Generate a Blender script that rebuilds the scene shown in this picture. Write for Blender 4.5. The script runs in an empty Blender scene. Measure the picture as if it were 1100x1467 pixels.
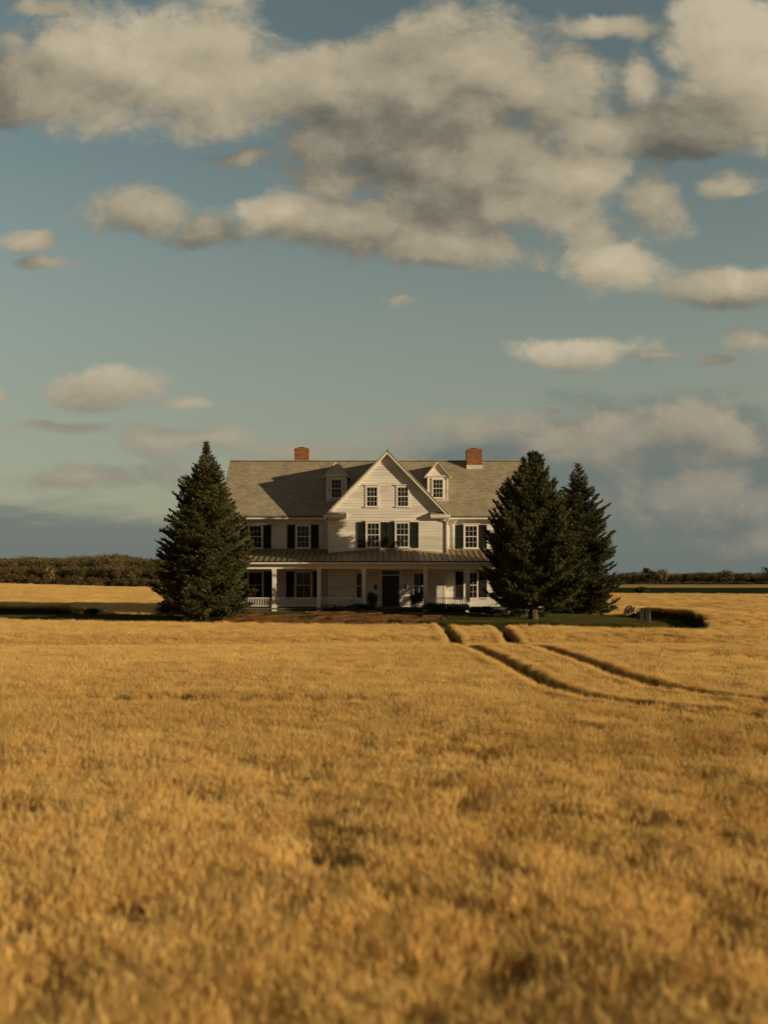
import bpy, math, random
from mathutils import Vector, Matrix, noise as mnoise

random.seed(7)
sc = bpy.context.scene
COL = sc.collection
PI = math.pi

# ------------------------------------------------------------------ helpers
class MB:
    """collects faces with material slots and links them as one mesh object"""
    def __init__(self):
        self.v = []; self.f = []; self.m = []
    def quad(self, a, b, c, d, mi=0):
        n = len(self.v); self.v += [tuple(a), tuple(b), tuple(c), tuple(d)]
        self.f.append((n, n+1, n+2, n+3)); self.m.append(mi)
    def tri(self, a, b, c, mi=0):
        n = len(self.v); self.v += [tuple(a), tuple(b), tuple(c)]
        self.f.append((n, n+1, n+2)); self.m.append(mi)
    def poly(self, pts, mi=0):
        n = len(self.v); self.v += [tuple(p) for p in pts]
        self.f.append(tuple(range(n, n+len(pts)))); self.m.append(mi)
    def hexa(self, p, mi=0):
        """8 corners: bottom ring 0-3 (ccw from above), top ring 4-7"""
        n = len(self.v); self.v += [tuple(q) for q in p]
        for fc in ((3,2,1,0),(4,5,6,7),(0,1,5,4),(1,2,6,5),(2,3,7,6),(3,0,4,7)):
            self.f.append(tuple(n+i for i in fc)); self.m.append(mi)
    def box(self, x0, x1, y0, y1, z0, z1, mi=0):
        self.hexa([(x0,y0,z0),(x1,y0,z0),(x1,y1,z0),(x0,y1,z0),
                   (x0,y0,z1),(x1,y0,z1),(x1,y1,z1),(x0,y1,z1)], mi)
    def bar(self, a, b, w, h=None, mi=0, up=(0,0,1)):
        h = h or w
        a = Vector(a); b = Vector(b); d = (b-a).normalized()
        u = Vector(up)
        if abs(d.dot(u)) > .98: u = Vector((0,1,0))
        s = d.cross(u).normalized()*w/2; t = s.cross(d).normalized()*h/2
        self.hexa([a-s-t, a+s-t, a+s+t, a-s+t, b-s-t, b+s-t, b+s+t, b-s+t], mi)
    def tube(self, pts, radii, n=7, mi=0, cap=True):
        rings = []
        for i, p in enumerate(pts):
            p = Vector(p)
            d = (Vector(pts[min(i+1, len(pts)-1)]) - Vector(pts[max(i-1, 0)])).normalized()
            u = Vector((0,1,0)) if abs(d.z) > .8 else Vector((0,0,1))
            s = d.cross(u).normalized(); t = s.cross(d).normalized()
            r = radii[i]
            base = len(self.v)
            for k in range(n):
                a = 2*PI*k/n
                self.v.append(tuple(p + s*math.cos(a)*r + t*math.sin(a)*r))
            rings.append(base)
        for i in range(len(rings)-1):
            for k in range(n):
                k2 = (k+1) % n
                self.f.append((rings[i]+k, rings[i+1]+k, rings[i+1]+k2, rings[i]+k2)); self.m.append(mi)
        if cap:
            self.f.append(tuple(rings[0]+k for k in range(n))); self.m.append(mi)
            self.f.append(tuple(rings[-1]+k for k in reversed(range(n)))); self.m.append(mi)
    def mesh(self, name, mats, smooth=False):
        me = bpy.data.meshes.new(name)
        me.from_pydata(self.v, [], self.f)
        for m in (mats if isinstance(mats, (list, tuple)) else [mats]): me.materials.append(m)
        me.polygons.foreach_set('material_index', self.m)
        if smooth: me.polygons.foreach_set('use_smooth', [True]*len(self.f))
        me.update()
        return me
    def build(self, name, mats, parent=None, smooth=False, loc=None):
        o = bpy.data.objects.new(name, self.mesh(name, mats, smooth))
        COL.objects.link(o)
        if parent is not None:
            o.parent = parent
            # coordinates are given in world space: undo the chain of parents
            off = Vector((0,0,0)); q = parent
            while q is not None: off += q.location; q = q.parent
            o.location = -off
        if loc is not None: o.location = loc
        return o

def tag(o, label=None, cat=None, group=None, kind=None):
    if label: o['label'] = label
    if cat: o['category'] = cat
    if group: o['group'] = group
    if kind: o['kind'] = kind
    return o

def empty(name, loc, label, cat, group=None):
    o = bpy.data.objects.new(name, None); COL.objects.link(o)
    o.location = loc; o.empty_display_size = .3
    return tag(o, label, cat, group)

def nz(x, y, s=1.0, seed=0.0):
    return mnoise.noise(Vector((x*s, y*s, seed)))

def sst(a, b, x):
    t = min(1, max(0, (x-a)/(b-a))); return t*t*(3-2*t)

# ------------------------------------------------------------------ materials
def nodes_of(m):
    m.use_nodes = True
    return m.node_tree, m.node_tree.nodes, m.node_tree.links

def mat(name, c1, c2=None, scale=4.0, rough=.7, detail=6, bump=0.0, bump_scale=None, spec=.3,
        stretch=None, metal=0.0, transl=0.0, rand=0.0, lo=.35, hi=.65):
    """principled surface whose colour drifts between c1 and c2 by object-space noise"""
    m = bpy.data.materials.new(name); nt, N, L = nodes_of(m)
    b = N['Principled BSDF']
    b.inputs['Roughness'].default_value = rough
    b.inputs['Specular IOR Level'].default_value = spec
    b.inputs['Metallic'].default_value = metal
    tc = N.new('ShaderNodeTexCoord'); mp = N.new('ShaderNodeMapping')
    L.new(tc.outputs['Object'], mp.inputs['Vector'])
    if stretch: mp.inputs['Scale'].default_value = stretch
    n = N.new('ShaderNodeTexNoise'); n.inputs['Scale'].default_value = scale; n.inputs['Detail'].default_value = detail
    L.new(mp.outputs['Vector'], n.inputs['Vector'])
    r = N.new('ShaderNodeValToRGB')
    r.color_ramp.elements[0].position = lo; r.color_ramp.elements[1].position = hi
    r.color_ramp.elements[0].color = (*c1, 1); r.color_ramp.elements[1].color = (*(c2 or c1), 1)
    L.new(n.outputs['Fac'], r.inputs['Fac'])
    col = r.outputs['Color']
    if rand:
        oi = N.new('ShaderNodeObjectInfo'); mr = N.new('ShaderNodeMapRange')
        mr.inputs['To Min'].default_value = 1-rand; mr.inputs['To Max'].default_value = 1+rand
        L.new(oi.outputs['Random'], mr.inputs['Value'])
        mx = N.new('ShaderNodeVectorMath'); mx.operation = 'SCALE'
        L.new(col, mx.inputs[0]); L.new(mr.outputs['Result'], mx.inputs['Scale'])
        col = mx.outputs['Vector']
    L.new(col, b.inputs['Base Color'])
    if bump:
        n2 = N.new('ShaderNodeTexNoise'); n2.inputs['Scale'].default_value = bump_scale or scale*4; n2.inputs['Detail'].default_value = 5
        L.new(mp.outputs['Vector'], n2.inputs['Vector'])
        bp = N.new('ShaderNodeBump'); bp.inputs['Strength'].default_value = bump; bp.inputs['Distance'].default_value = .03
        L.new(n2.outputs['Fac'], bp.inputs['Height']); L.new(bp.outputs['Normal'], b.inputs['Normal'])
    if transl:
        t = N.new('ShaderNodeBsdfTranslucent'); L.new(col, t.inputs['Color'])
        mixs = N.new('ShaderNodeMixShader'); mixs.inputs['Fac'].default_value = transl
        out = N['Material Output']
        L.new(b.outputs['BSDF'], mixs.inputs[1]); L.new(t.outputs['BSDF'], mixs.inputs[2])
        L.new(mixs.outputs['Shader'], out.inputs['Surface'])
    return m

def tint_mat(name, c_dark, c_light, transl=.25, rough=.75, spec=.15):
    """plant material whose colour follows the per-plant attribute 'tint' of an instanced patch"""
    m = bpy.data.materials.new(name); nt, N, L = nodes_of(m)
    b = N['Principled BSDF']; b.inputs['Roughness'].default_value = rough; b.inputs['Specular IOR Level'].default_value = spec
    at = N.new('ShaderNodeAttribute'); at.attribute_type = 'INSTANCER'; at.attribute_name = 'tint'
    tc = N.new('ShaderNodeTexCoord'); n = N.new('ShaderNodeTexNoise')
    n.inputs['Scale'].default_value = 14; n.inputs['Detail'].default_value = 3
    L.new(tc.outputs['Object'], n.inputs['Vector'])
    ad = N.new('ShaderNodeMath'); ad.operation = 'MULTIPLY_ADD'; ad.inputs[1].default_value = 1.6; 
    L.new(n.outputs['Fac'], ad.inputs[0])
    sb = N.new('ShaderNodeMath'); sb.operation = 'SUBTRACT'; sb.inputs[1].default_value = .8
    L.new(at.outputs['Fac'], sb.inputs[0]); L.new(sb.outputs[0], ad.inputs[2])
    mx = N.new('ShaderNodeMix'); mx.data_type = 'RGBA'; mx.clamp_factor = True
    mx.inputs['A'].default_value = (*c_dark, 1); mx.inputs['B'].default_value = (*c_light, 1)
    L.new(ad.outputs[0], mx.inputs['Factor'])
    col = mx.outputs['Result']
    L.new(col, b.inputs['Base Color'])
    t = N.new('ShaderNodeBsdfTranslucent'); L.new(col, t.inputs['Color'])
    ms = N.new('ShaderNodeMixShader'); ms.inputs['Fac'].default_value = transl
    L.new(b.outputs['BSDF'], ms.inputs[1]); L.new(t.outputs['BSDF'], ms.inputs[2])
    L.new(ms.outputs['Shader'], N['Material Output'].inputs['Surface'])
    return m

def brick_mat(name, c1, c2, mortar, scale, bw, rh, axis='XZ', msize=.02, bump=.4, rough=.85, big=(.75,1.1)):
    m = bpy.data.materials.new(name); nt, N, L = nodes_of(m)
    b = N['Principled BSDF']; b.inputs['Roughness'].default_value = rough; b.inputs['Specular IOR Level'].default_value = .2
    tc = N.new('ShaderNodeTexCoord'); sp = N.new('ShaderNodeSeparateXYZ'); cb = N.new('ShaderNodeCombineXYZ')
    L.new(tc.outputs['Object'], sp.inputs[0])
    ad = N.new('ShaderNodeMath'); ad.operation = 'ADD'
    if axis == 'XZ':
        L.new(sp.outputs['X'], ad.inputs[0]); L.new(sp.outputs['Y'], ad.inputs[1]); L.new(sp.outputs['Z'], cb.inputs['Y'])
    else:  # slope: courses follow the height
        L.new(sp.outputs['X'], ad.inputs[0]); ad.inputs[1].default_value = 0; L.new(sp.outputs['Z'], cb.inputs['Y'])
    L.new(ad.outputs[0], cb.inputs['X'])
    br = N.new('ShaderNodeTexBrick')
    br.inputs['Color1'].default_value = (*c1,1); br.inputs['Color2'].default_value = (*c2,1); br.inputs['Mortar'].default_value = (*mortar,1)
    br.inputs['Scale'].default_value = scale; br.inputs['Brick Width'].default_value = bw; br.inputs['Row Height'].default_value = rh
    br.inputs['Mortar Size'].default_value = msize; br.inputs['Bias'].default_value = 0
    L.new(cb.outputs[0], br.inputs['Vector'])
    n = N.new('ShaderNodeTexNoise'); n.inputs['Scale'].default_value = .8; n.inputs['Detail'].default_value = 8; n.inputs['Roughness'].default_value = .7
    L.new(tc.outputs['Object'], n.inputs['Vector'])
    mr = N.new('ShaderNodeMapRange'); mr.inputs['From Min'].default_value = .3; mr.inputs['From Max'].default_value = .7
    mr.inputs['To Min'].default_value = big[0]; mr.inputs['To Max'].default_value = big[1]
    L.new(n.outputs['Fac'], mr.inputs['Value'])
    mx = N.new('ShaderNodeVectorMath'); mx.operation = 'SCALE'
    L.new(br.outputs['Color'], mx.inputs[0]); L.new(mr.outputs['Result'], mx.inputs['Scale'])
    L.new(mx.outputs['Vector'], b.inputs['Base Color'])
    inv = N.new('ShaderNodeMath'); inv.operation = 'SUBTRACT'; inv.inputs[0].default_value = 1; L.new(br.outputs['Fac'], inv.inputs[1])
    bp = N.new('ShaderNodeBump'); bp.inputs['Strength'].default_value = bump; bp.inputs['Distance'].default_value = .015
    L.new(inv.outputs[0], bp.inputs['Height']); L.new(bp.outputs['Normal'], b.inputs['Normal'])
    return m

M = {}
M['siding'] = mat('white_siding', (.57,.54,.48), (.75,.725,.665), .9, .55, 10, .05, 30, stretch=(.4,.4,3.0))
M['trim'] = mat('white_trim', (.68,.645,.575), (.76,.73,.665), 2.0, .5, 6)
M['shutter'] = mat('dark_shutter', (.012,.014,.013), (.022,.025,.022), 8, .6)
M['door'] = mat('dark_door', (.016,.018,.016), (.03,.032,.028), 5, .5)
M['shingle'] = brick_mat('grey_shingles', (.30,.255,.175), (.40,.34,.235), (.19,.16,.115), 1.0, .34, .135, 'slope', .012, .5)
M['metal_roof'] = mat('tan_metal_roof', (.25,.185,.105), (.31,.235,.14), 3.0, .5, 6, .05, 20, spec=.4)
M['brick'] = brick_mat('red_brick', (.20,.055,.02), (.36,.11,.035), (.30,.21,.13), 1.0, .23, .085, 'XZ', .014, .5)
M['flash'] = mat('pale_flashing', (.55,.5,.4), (.65,.6,.5), 4, .5)
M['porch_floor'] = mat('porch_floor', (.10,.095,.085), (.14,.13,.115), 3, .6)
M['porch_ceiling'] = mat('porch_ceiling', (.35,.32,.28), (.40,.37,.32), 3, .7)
M['foundation'] = brick_mat('foundation_stone', (.10,.075,.055), (.16,.12,.085), (.08,.065,.05), 1.0, .4, .18, 'XZ', .02, .5)
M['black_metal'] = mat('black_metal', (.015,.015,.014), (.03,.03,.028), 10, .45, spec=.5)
def glass_mat():
    m = bpy.data.materials.new('dark_glass'); nt, N, L = nodes_of(m); b = N['Principled BSDF']
    b.inputs['Roughness'].default_value = .04; b.inputs['Specular IOR Level'].default_value = .5
    tc = N.new('ShaderNodeTexCoord'); n = N.new('ShaderNodeTexNoise'); n.inputs['Scale'].default_value = 1.3
    L.new(tc.outputs['Object'], n.inputs['Vector'])
    r = N.new('ShaderNodeValToRGB'); r.color_ramp.elements[0].color = (.006,.007,.007,1); r.color_ramp.elements[1].color = (.022,.022,.02,1)
    L.new(n.outputs['Fac'], r.inputs['Fac']); L.new(r.outputs['Color'], b.inputs['Base Color'])
    bp = N.new('ShaderNodeBump'); bp.inputs['Strength'].default_value = .05; L.new(n.outputs['Fac'], bp.inputs['Height']); L.new(bp.outputs['Normal'], b.inputs['Normal'])
    return m
M['glass'] = glass_mat()
M['bark'] = mat('conifer_bark', (.05,.033,.02), (.11,.075,.045), 9, .9, 6, .6, 30, stretch=(1,1,.3))
M['needle'] = mat('spruce_needles', (.036,.043,.018), (.14,.135,.052), 1.1, .7, 5, transl=.12, spec=.15)
M['needle_pine'] = mat('pine_needles', (.038,.048,.018), (.145,.145,.05), 1.0, .7, 5, transl=.12, spec=.15)
M['needle_fir'] = mat('fir_needles', (.036,.043,.02), (.125,.125,.05), 1.2, .7, 5, transl=.12, spec=.15)
M['leaf_dark'] = mat('dark_leaves', (.014,.02,.007), (.04,.048,.015), 3, .6, 5, transl=.15)
M['leaf_olive'] = mat('olive_leaves', (.05,.06,.018), (.16,.16,.05), 4, .6, 5, transl=.25)
M['bloom'] = mat('pale_blooms', (.38,.36,.18), (.62,.58,.36), 7, .7, 4, transl=.2)
M['twig'] = mat('twigs', (.06,.04,.025), (.10,.07,.045), 8, .9)
M['old_wood'] = mat('weathered_wood', (.02,.014,.011), (.075,.05,.036), 7, .9, 7, .4, 40, stretch=(3,3,.4))
M['pale_wood'] = mat('bleached_wood', (.20,.135,.075), (.34,.24,.13), 7, .85, 6, .3, 30)
M['lantern_glass'] = mat('lantern_glass', (.03,.03,.028), (.05,.05,.045), 5, .15, spec=.5)

# ------------------------------------------------------------------ terrain
def front_edge(x):        # where the standing wheat ends in front of the yard
    return 50.6 - .235*x + .35*nz(x, 3.1, .25)

def yard_end(y):          # east end of the lawn, a blunt curve
    return 19.3 - .034*(y-55.5)**2 + .25*nz(y, 2.0, .6)

def in_yard(x, y):        # mown ground: lawn round the house
    if y < front_edge(x) or x < -21.5 or x > yard_end(y): return False
    top = 63.0 + .3*nz(x, 9.0, .5) - (1.6 + .7*nz(x, 4.0, .9))*sst(-13, -16, x)
    if -13.5 < x < 12.5: top = 74
    return y < top

def in_lane(x, y):
    if x > -20.5: return False
    e = front_edge(x)
    return e < y < e + 5.4 + .3*nz(x, 5., .4)

def ground_z(x, y):
    base = -.81
    # gentle swells of the field in front
    base -= .30*math.exp(-((y-39.0-.05*x)/2.3)**2)
    base -= .03*math.exp(-((y-21.8-.10*x)/2.0)**2)
    base += .05*nz(x, y, .08) + .03*nz(x, y, .25, 4)
    # near ground falls away a little towards the camera
    e = 50.6 - .235*x
    xe = 19.3 - .034*(min(max(y, 44), 66)-55.5)**2
    m = sst(e-.3, e+1.5+10*sst(13.5, 19, x), y) * (1 - sst(0, 9, x-xe)) * (1 - .22*sst(11, 18, x))
    if x < -13: m *= 1 - .8*sst(e+5.4, e+7.0, y)*sst(-13.5, -16, x)
    if x > 10: m *= 1 - .93*sst(61.6, 63.0, y)*sst(10, 12.5, x)
    z = base*(1-m) + m*(.02 + .02*nz(x, y, .3, 2))
    z += .36*sst(52.4, 56.4, y + .12*x)*(1-sst(70, 78, y))*sst(-10.6, -8.6, x)*(1-sst(4.0, 8.5, x))
    # behind: field rolling up to the left
    k = sst(66, 150, y)
    A = -.32 + (.026*max(0, -x-28)) if x < -28 else -.32 - .22*sst(5, 25, x)
    A = min(A, 2.6)
    B = A + .12*math.sin(x*.05+1)
    z = z*(1-k) + k*B
    if y > 150: z += (y-150)*.004*(1 if x < -20 else .15)
    return z

def axis(dense0, dense1, step, lo, hi, grow=1.18):
    a = []; t = dense0
    while t < dense1: a.append(t); t += step
    a.append(dense1)
    s = step; t = dense1
    while t < hi: s *= grow; t += s; a.append(t)
    s = step; t = dense0
    while t > lo: s *= grow; t -= s; a.insert(0, t)
    return a
XS = axis(-42, 42, .5, -2500, 2500)
YS = axis(0, 80, .5, -400, 3500)

def sheet(name, region, off, material, fine=None):
    me = bpy.data.meshes.new(name); vs = []; idx = {}; fs = []
    xs, ys = (XS, YS) if fine is None else fine
    def vid(i, j):
        k = (i, j)
        if k not in idx:
            idx[k] = len(vs); x, y = xs[i], ys[j]
            vs.append((x, y, ground_z(x, y) + (off(x, y) if callable(off) else off)))
        return idx[k]
    for i in range(len(xs)-1):
        for j in range(len(ys)-1):
            cx = (xs[i]+xs[i+1])/2; cy = (ys[j]+ys[j+1])/2
            if region is None or region(cx, cy):
                fs.append((vid(i,j), vid(i+1,j), vid(i+1,j+1), vid(i,j+1)))
    me.from_pydata(vs, [], fs); me.materials.append(material)
    me.polygons.foreach_set('use_smooth', [True]*len(fs)); me.update()
    o = bpy.data.objects.new(name, me); COL.objects.link(o)
    o['kind'] = 'structure'
    return o

M['soil'] = mat('straw_soil', (.16,.10,.038), (.30,.19,.07), 1.2, .95, 8, .5, 12, spec=0)
M['lawn'] = mat('lawn_soil', (.05,.05,.016), (.10,.09,.03), 1.5, .9, 8, .4, 20, spec=0)
M['mulch'] = mat('mulch', (.125,.064,.028), (.24,.115,.05), 2.2, .95, 8, .8, 14, spec=0)
M['lane'] = mat('dirt_lane', (.20,.13,.06), (.34,.235,.11), 1.1, .95, 8, .4, 12, stretch=(.3,1.4,1))
M['green'] = mat('green_crop', (.022,.026,.012), (.042,.046,.020), .12, .95, 8, .4, 3, spec=0)
M['gold'] = mat('far_stubble', (.36,.245,.10), (.46,.32,.14), .1, .95, 8, .3, 3, spec=0)

sheet('ground', None, 0.0, M['soil'])
fx = [(-22 + .25*i) for i in range(167)]; fy = [44 + .25*i for i in range(125)]
sheet('lawn', in_yard, .015, M['lawn'], (fx, fy))

def in_bed(x, y):
    e = front_edge(x)
    if not (-12.8 < x < 3.6): return False
    lo = e + .25; hi = 56.6 + .25*nz(x, 1., .9)
    taper = sst(3.6, .8, x)*sst(-12.8, -11.6, x)
    mid = (lo+hi)/2; hh = (hi-lo)/2*(.25+.75*taper)
    if -7.5 < x < -5 and y > 55.3: return False
    if nz(x, y*1.8, .75, 5) > .30: return False
    return abs(y-mid) < hh - .1 + .35*nz(x, y, 1.1) + .15*nz(x, y, 3.2)
def bed_off(x, y):
    return .07 + .03*nz(x, y, 1.6) + .03*nz(x, y, 4.0) + .045*math.sin((y*2.1 - x*.55)*2.6 + nz(x, y, .7)*2)
sheet('garden_bed', in_bed, bed_off, M['mulch'], ([-13.2+.11*i for i in range(156)], [49+.11*i for i in range(76)]))

lx = [-60 + .5*i for i in range(81)]; ly = [50 + .25*i for i in range(80)]
sheet('dirt_lane', lambda x, y: in_lane(x, y) and abs(y-(front_edge(x)+2.6)) < 1.15 + .2*nz(x, y, .6), .03, M['lane'], (lx, ly))
sheet('green_field', lambda x, y: 128 < y < 208 and -20 < x < 400, lambda x, y: -ground_z(x, y), M['green'])
sheet('stubble_field', lambda x, y: 208 <= y < 300 and -20 < x < 500, lambda x, y: -ground_z(x, y) - .012, M['gold'])

# ------------------------------------------------------------------ instanced plant cover
def proto_collection(name, objs):
    c = bpy.data.collections.new(name)
    for o in objs: c.objects.link(o)
    return c

def scatter(name, pts, coll, label, kind='stuff', cat=None):
    """pts: list of (x,y,z, rx,ry,rz, sx,sy,sz, idx, tint): one object, patches instanced on its points"""
    me = bpy.data.meshes.new(name); me.from_pydata([p[:3] for p in pts], [], [])
    a = me.attributes.new('rot', 'FLOAT_VECTOR', 'POINT'); a.data.foreach_set('vector', [c for p in pts for c in p[3:6]])
    a = me.attributes.new('scl', 'FLOAT_VECTOR', 'POINT'); a.data.foreach_set('vector', [c for p in pts for c in p[6:9]])
    a = me.attributes.new('idx', 'INT', 'POINT'); a.data.foreach_set('value', [int(p[9]) for p in pts])
    a = me.attributes.new('tint', 'FLOAT', 'POINT'); a.data.foreach_set('value', [p[10] for p in pts])
    o = bpy.data.objects.new(name, me); COL.objects.link(o)
    ng = bpy.data.node_groups.new(name + '_cover', 'GeometryNodeTree')
    ng.interface.new_socket('Geometry', in_out='INPUT', socket_type='NodeSocketGeometry')
    ng.interface.new_socket('Geometry', in_out='OUTPUT', socket_type='NodeSocketGeometry')
    N, L = ng.nodes, ng.links
    gi = N.new('NodeGroupInput'); go = N.new('NodeGroupOutput')
    ci = N.new('GeometryNodeCollectionInfo'); ci.inputs['Collection'].default_value = coll
    ci.inputs['Separate Children'].default_value = True; ci.inputs['Reset Children'].default_value = True
    ip = N.new('GeometryNodeInstanceOnPoints'); ip.inputs['Pick Instance'].default_value = True
    def na(nm, t):
        n = N.new('GeometryNodeInputNamedAttribute'); n.data_type = t; n.inputs['Name'].default_value = nm
        return n.outputs['Attribute']
    L.new(gi.outputs[0], ip.inputs['Points']); L.new(ci.outputs[0], ip.inputs['Instance'])
    L.new(na('idx','INT'), ip.inputs['Instance Index']); L.new(na('rot','FLOAT_VECTOR'), ip.inputs['Rotation'])
    L.new(na('scl','FLOAT_VECTOR'), ip.inputs['Scale']); L.new(ip.outputs[0], go.inputs[0])
    md = o.modifiers.new('cover', 'NODES'); md.node_group = ng
    tag(o, label, cat, None, kind)
    return o

M['ear'] = tint_mat('wheat_ears', (.60,.375,.105), (.92,.69,.29), .45)
M['straw'] = tint_mat('wheat_straw', (.50,.30,.08), (.84,.59,.215), .28)

def wheat_patch(seed, n=440, half=.29):
    r = random.Random(seed); b = MB()
    lean0 = r.uniform(-.04, .04); lean1 = r.uniform(-.04, .04)
    for _ in range(n):
        x = r.uniform(-half, half); y = r.uniform(-half, half)
        h = r.uniform(.53, .66)
        if r.random() < .07: h += r.uniform(.03, .12)
        dx = r.gauss(lean0, .06); dy = r.gauss(lean1, .06)
        p0 = Vector((x, y, 0)); p1 = p0 + Vector((dx*.3, dy*.3, h*.55)); p2 = p0 + Vector((dx, dy, h))
        a = r.uniform(0, PI); s = Vector((math.cos(a), math.sin(a), 0))*.0035
        b.quad(p0-s, p0+s, p1+s, p1-s, 1); b.quad(p1-s, p1+s, p2+s*.7, p2-s*.7, 1)
        # leaf
        for q in range(2 if r.random() < .5 else 1):
            k = r.uniform(.3, .8); l0 = p0.lerp(p2, k); a2 = r.uniform(0, 2*PI); d = Vector((math.cos(a2), math.sin(a2), 0))
            w = Vector((-d.y, d.x, 0))*.006
            l1 = l0 + d*.05 + Vector((0,0,.05)); l2 = l0 + d*.11 + Vector((0,0,r.uniform(-.06,.04)))
            b.quad(l0-w*.6, l0+w*.6, l1+w, l1-w, 1); b.tri(l1-w, l1+w, l2, 1)
        # ear, nodding
        dirn = Vector((dx*1.5 + r.gauss(0,.25), dy*1.5 + r.gauss(0,.25), r.uniform(.5, 1.0))).normalized()
        u = dirn.cross(Vector((.3,.8,.1))).normalized(); v = dirn.cross(u)
        Lh = r.uniform(.05, .075); rad = r.uniform(.0045, .0065)
        rings = []
        for t, k in ((0,.45),(.35,1.0),(.75,.8)):
            c = p2 + dirn*Lh*t
            rings.append([c + (u*math.cos(q*2*PI/4) + v*math.sin(q*2*PI/4))*rad*k for q in range(4)])
        tip = p2 + dirn*Lh
        for i in range(2):
            for q in range(4):
                b.quad(rings[i][q], rings[i][(q+1)%4], rings[i+1][(q+1)%4], rings[i+1][q], 0)
        for q in range(4): b.tri(rings[2][q], rings[2][(q+1)%4], tip, 0)
        for q in range(9):
            c = p2 + dirn*Lh*r.uniform(.1, .95)
            aw = (dirn + (u*r.gauss(0,1) + v*r.gauss(0,1))*.24).normalized()
            w = u*.0019 if q % 2 else v*.0019
            b.tri(c-w, c+w, c + aw*r.uniform(.06,.11), 0)
    me = b.mesh('wheat_patch', [M['ear'], M['straw']])
    return bpy.data.objects.new('wheat_patch', me)
WP = [wheat_patch(100+i) for i in range(6)]
WC = proto_collection('wheat_patches', WP)

# wheel tracks: polylines on the ground (x, y), cleared half width
TRACKS = [
    ([(3.15,52),(3.35,50),(3.25,44),(3.2,38),(3.55,34.5),(3.95,30),(4.08,27),(4.22,24),(4.45,22),(4.95,20.4),(5.9,19.2),(7.4,18.2)], .30),
    ([(6.35,50.5),(6.2,47),(5.85,41),(5.75,36),(6.2,34.5),(6.55,31),(6.66,28),(6.78,25),(7.1,22.8),(7.7,21.3),(8.8,20.1),(10.5,19.2),(13,18.4)], .33),
    ([(10.4,33.0),(11.3,31.0),(12.6,29.2)], .14),
    ([(-9.2,20.6),(-6,20.45),(-3,20.3),(-.6,20.25)], .15),
    ([(-1.05,27.2),(-.75,27.25)], .16),
    ([(-4.8,20.9),(-4.3,20.9)], .2),
]
def track_gap(x, y):
    g = 9
    for pl, w in TRACKS:
        for (x0,y0),(x1,y1) in zip(pl, pl[1:]):
            if min(x0,x1)-1 > x or max(x0,x1)+1 < x or min(y0,y1)-1 > y or max(y0,y1)+1 < y: continue
            dx, dy = x1-x0, y1-y0; t = max(0, min(1, ((x-x0)*dx+(y-y0)*dy)/(dx*dx+dy*dy)))
            d = math.hypot(x-x0-dx*t, y-y0-dy*t) - w
            g = min(g, d)
    return g

pts = []; r = random.Random(5)
cell = .36
y = 2.2
while y < 66:
    hw = .46*y*1.12 + 4
    cl = cell if y < 40 else .46
    n = int(2*hw/cl)
    for i in range(n):
        x = -hw + (i+.5)*cl + r.uniform(-.12,.12); yy = y + r.uniform(-.14,.14)
        if in_yard(x, yy) or in_lane(x, yy): continue
        if y > 62 and -14 < x < 13: continue
        g = track_gap(x, yy)
        if g < .15: continue
        sxy = .6 if g < .42 else 1.0
        if in_yard(x, yy+.35) or in_yard(x+.3, yy) or in_yard(x, yy-.35): sxy = .8
        big = nz(x, yy, .09, 7); mid = nz(x, yy, .55, 3); row = nz(x*.12, yy*1.3, 1.0, 11)
        fine = nz(x, yy, 1.7, 21)
        if yy < 14 and fine + .5*mid > .42 and r.random() < .75: continue      # thin spots
        near = 1 - sst(7, 17, yy); hz = 1 + .05*big + (.03+.08*near)*mid + (.02+.05*near)*fine + r.uniform(-.03,.03)
        if fine < -.35 and r.random() < .5: hz *= .8
        clump = near*max(0, nz(x*.8, yy*1.3, .9, 31)-.16)*2.6
        hz *= 1 - .35*min(1, clump)
        tint = .64 + .22*near - .95*clump + (.10+.16*near)*mid + .30*row + (.06+.16*near)*fine + .2*big + r.uniform(-.08,.08)
        tl = .05 + (.04+.08*near)*max(0, mid)
        pts.append((x, yy, ground_z(x,yy), r.gauss(0,tl), r.gauss(.06,tl), r.uniform(0,2*PI), sxy*r.uniform(.9,1.1), sxy*r.uniform(.9,1.1), hz, r.randrange(6), tint))
    y += cl
M['track'] = mat('dark_track_soil', (.022,.022,.010), (.06,.05,.022), 2.5, .95, 8, .5, 14, spec=0)
sheet('wheel_tracks', lambda x, y: any(1 for _ in (0,) if track_gap(x, y) < .04) and y > 17.5 and x > 0, .012, M['track'], ([1 + .14*i for i in range(90)], [17 + .14*i for i in range(250)]))
for pl, w_ in TRACKS[:2]:                       # a tidy row of plants along both sides of each rut
    for (xa, ya), (xb, yb) in zip(pl, pl[1:]):
        ln_ = math.hypot(xb-xa, yb-ya); nx, ny = -(yb-ya)/ln_, (xb-xa)/ln_
        for k in range(int(ln_/.13)):
            t = (k+r.random())*.13/ln_
            for sd in (-1, 1):
                o_ = sd*(w_ + .14 + r.uniform(0, .16)); x = xa+(xb-xa)*t+nx*o_; yy = ya+(yb-ya)*t+ny*o_
                if yy > 51 or in_yard(x, yy): continue
                pts.append((x, yy, ground_z(x,yy), r.gauss(0,.05), r.gauss(.03,.05), r.uniform(0,2*PI), .46, .46, 1+r.uniform(-.05,.05), r.randrange(6), .66+r.uniform(-.12,.12)))
scatter('wheat', pts, WC, 'ripe golden wheat standing in front of the yard and beside it', cat='wheat')
n_front = len(pts)
pts = []; cell = .9; y = 62.0
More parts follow.
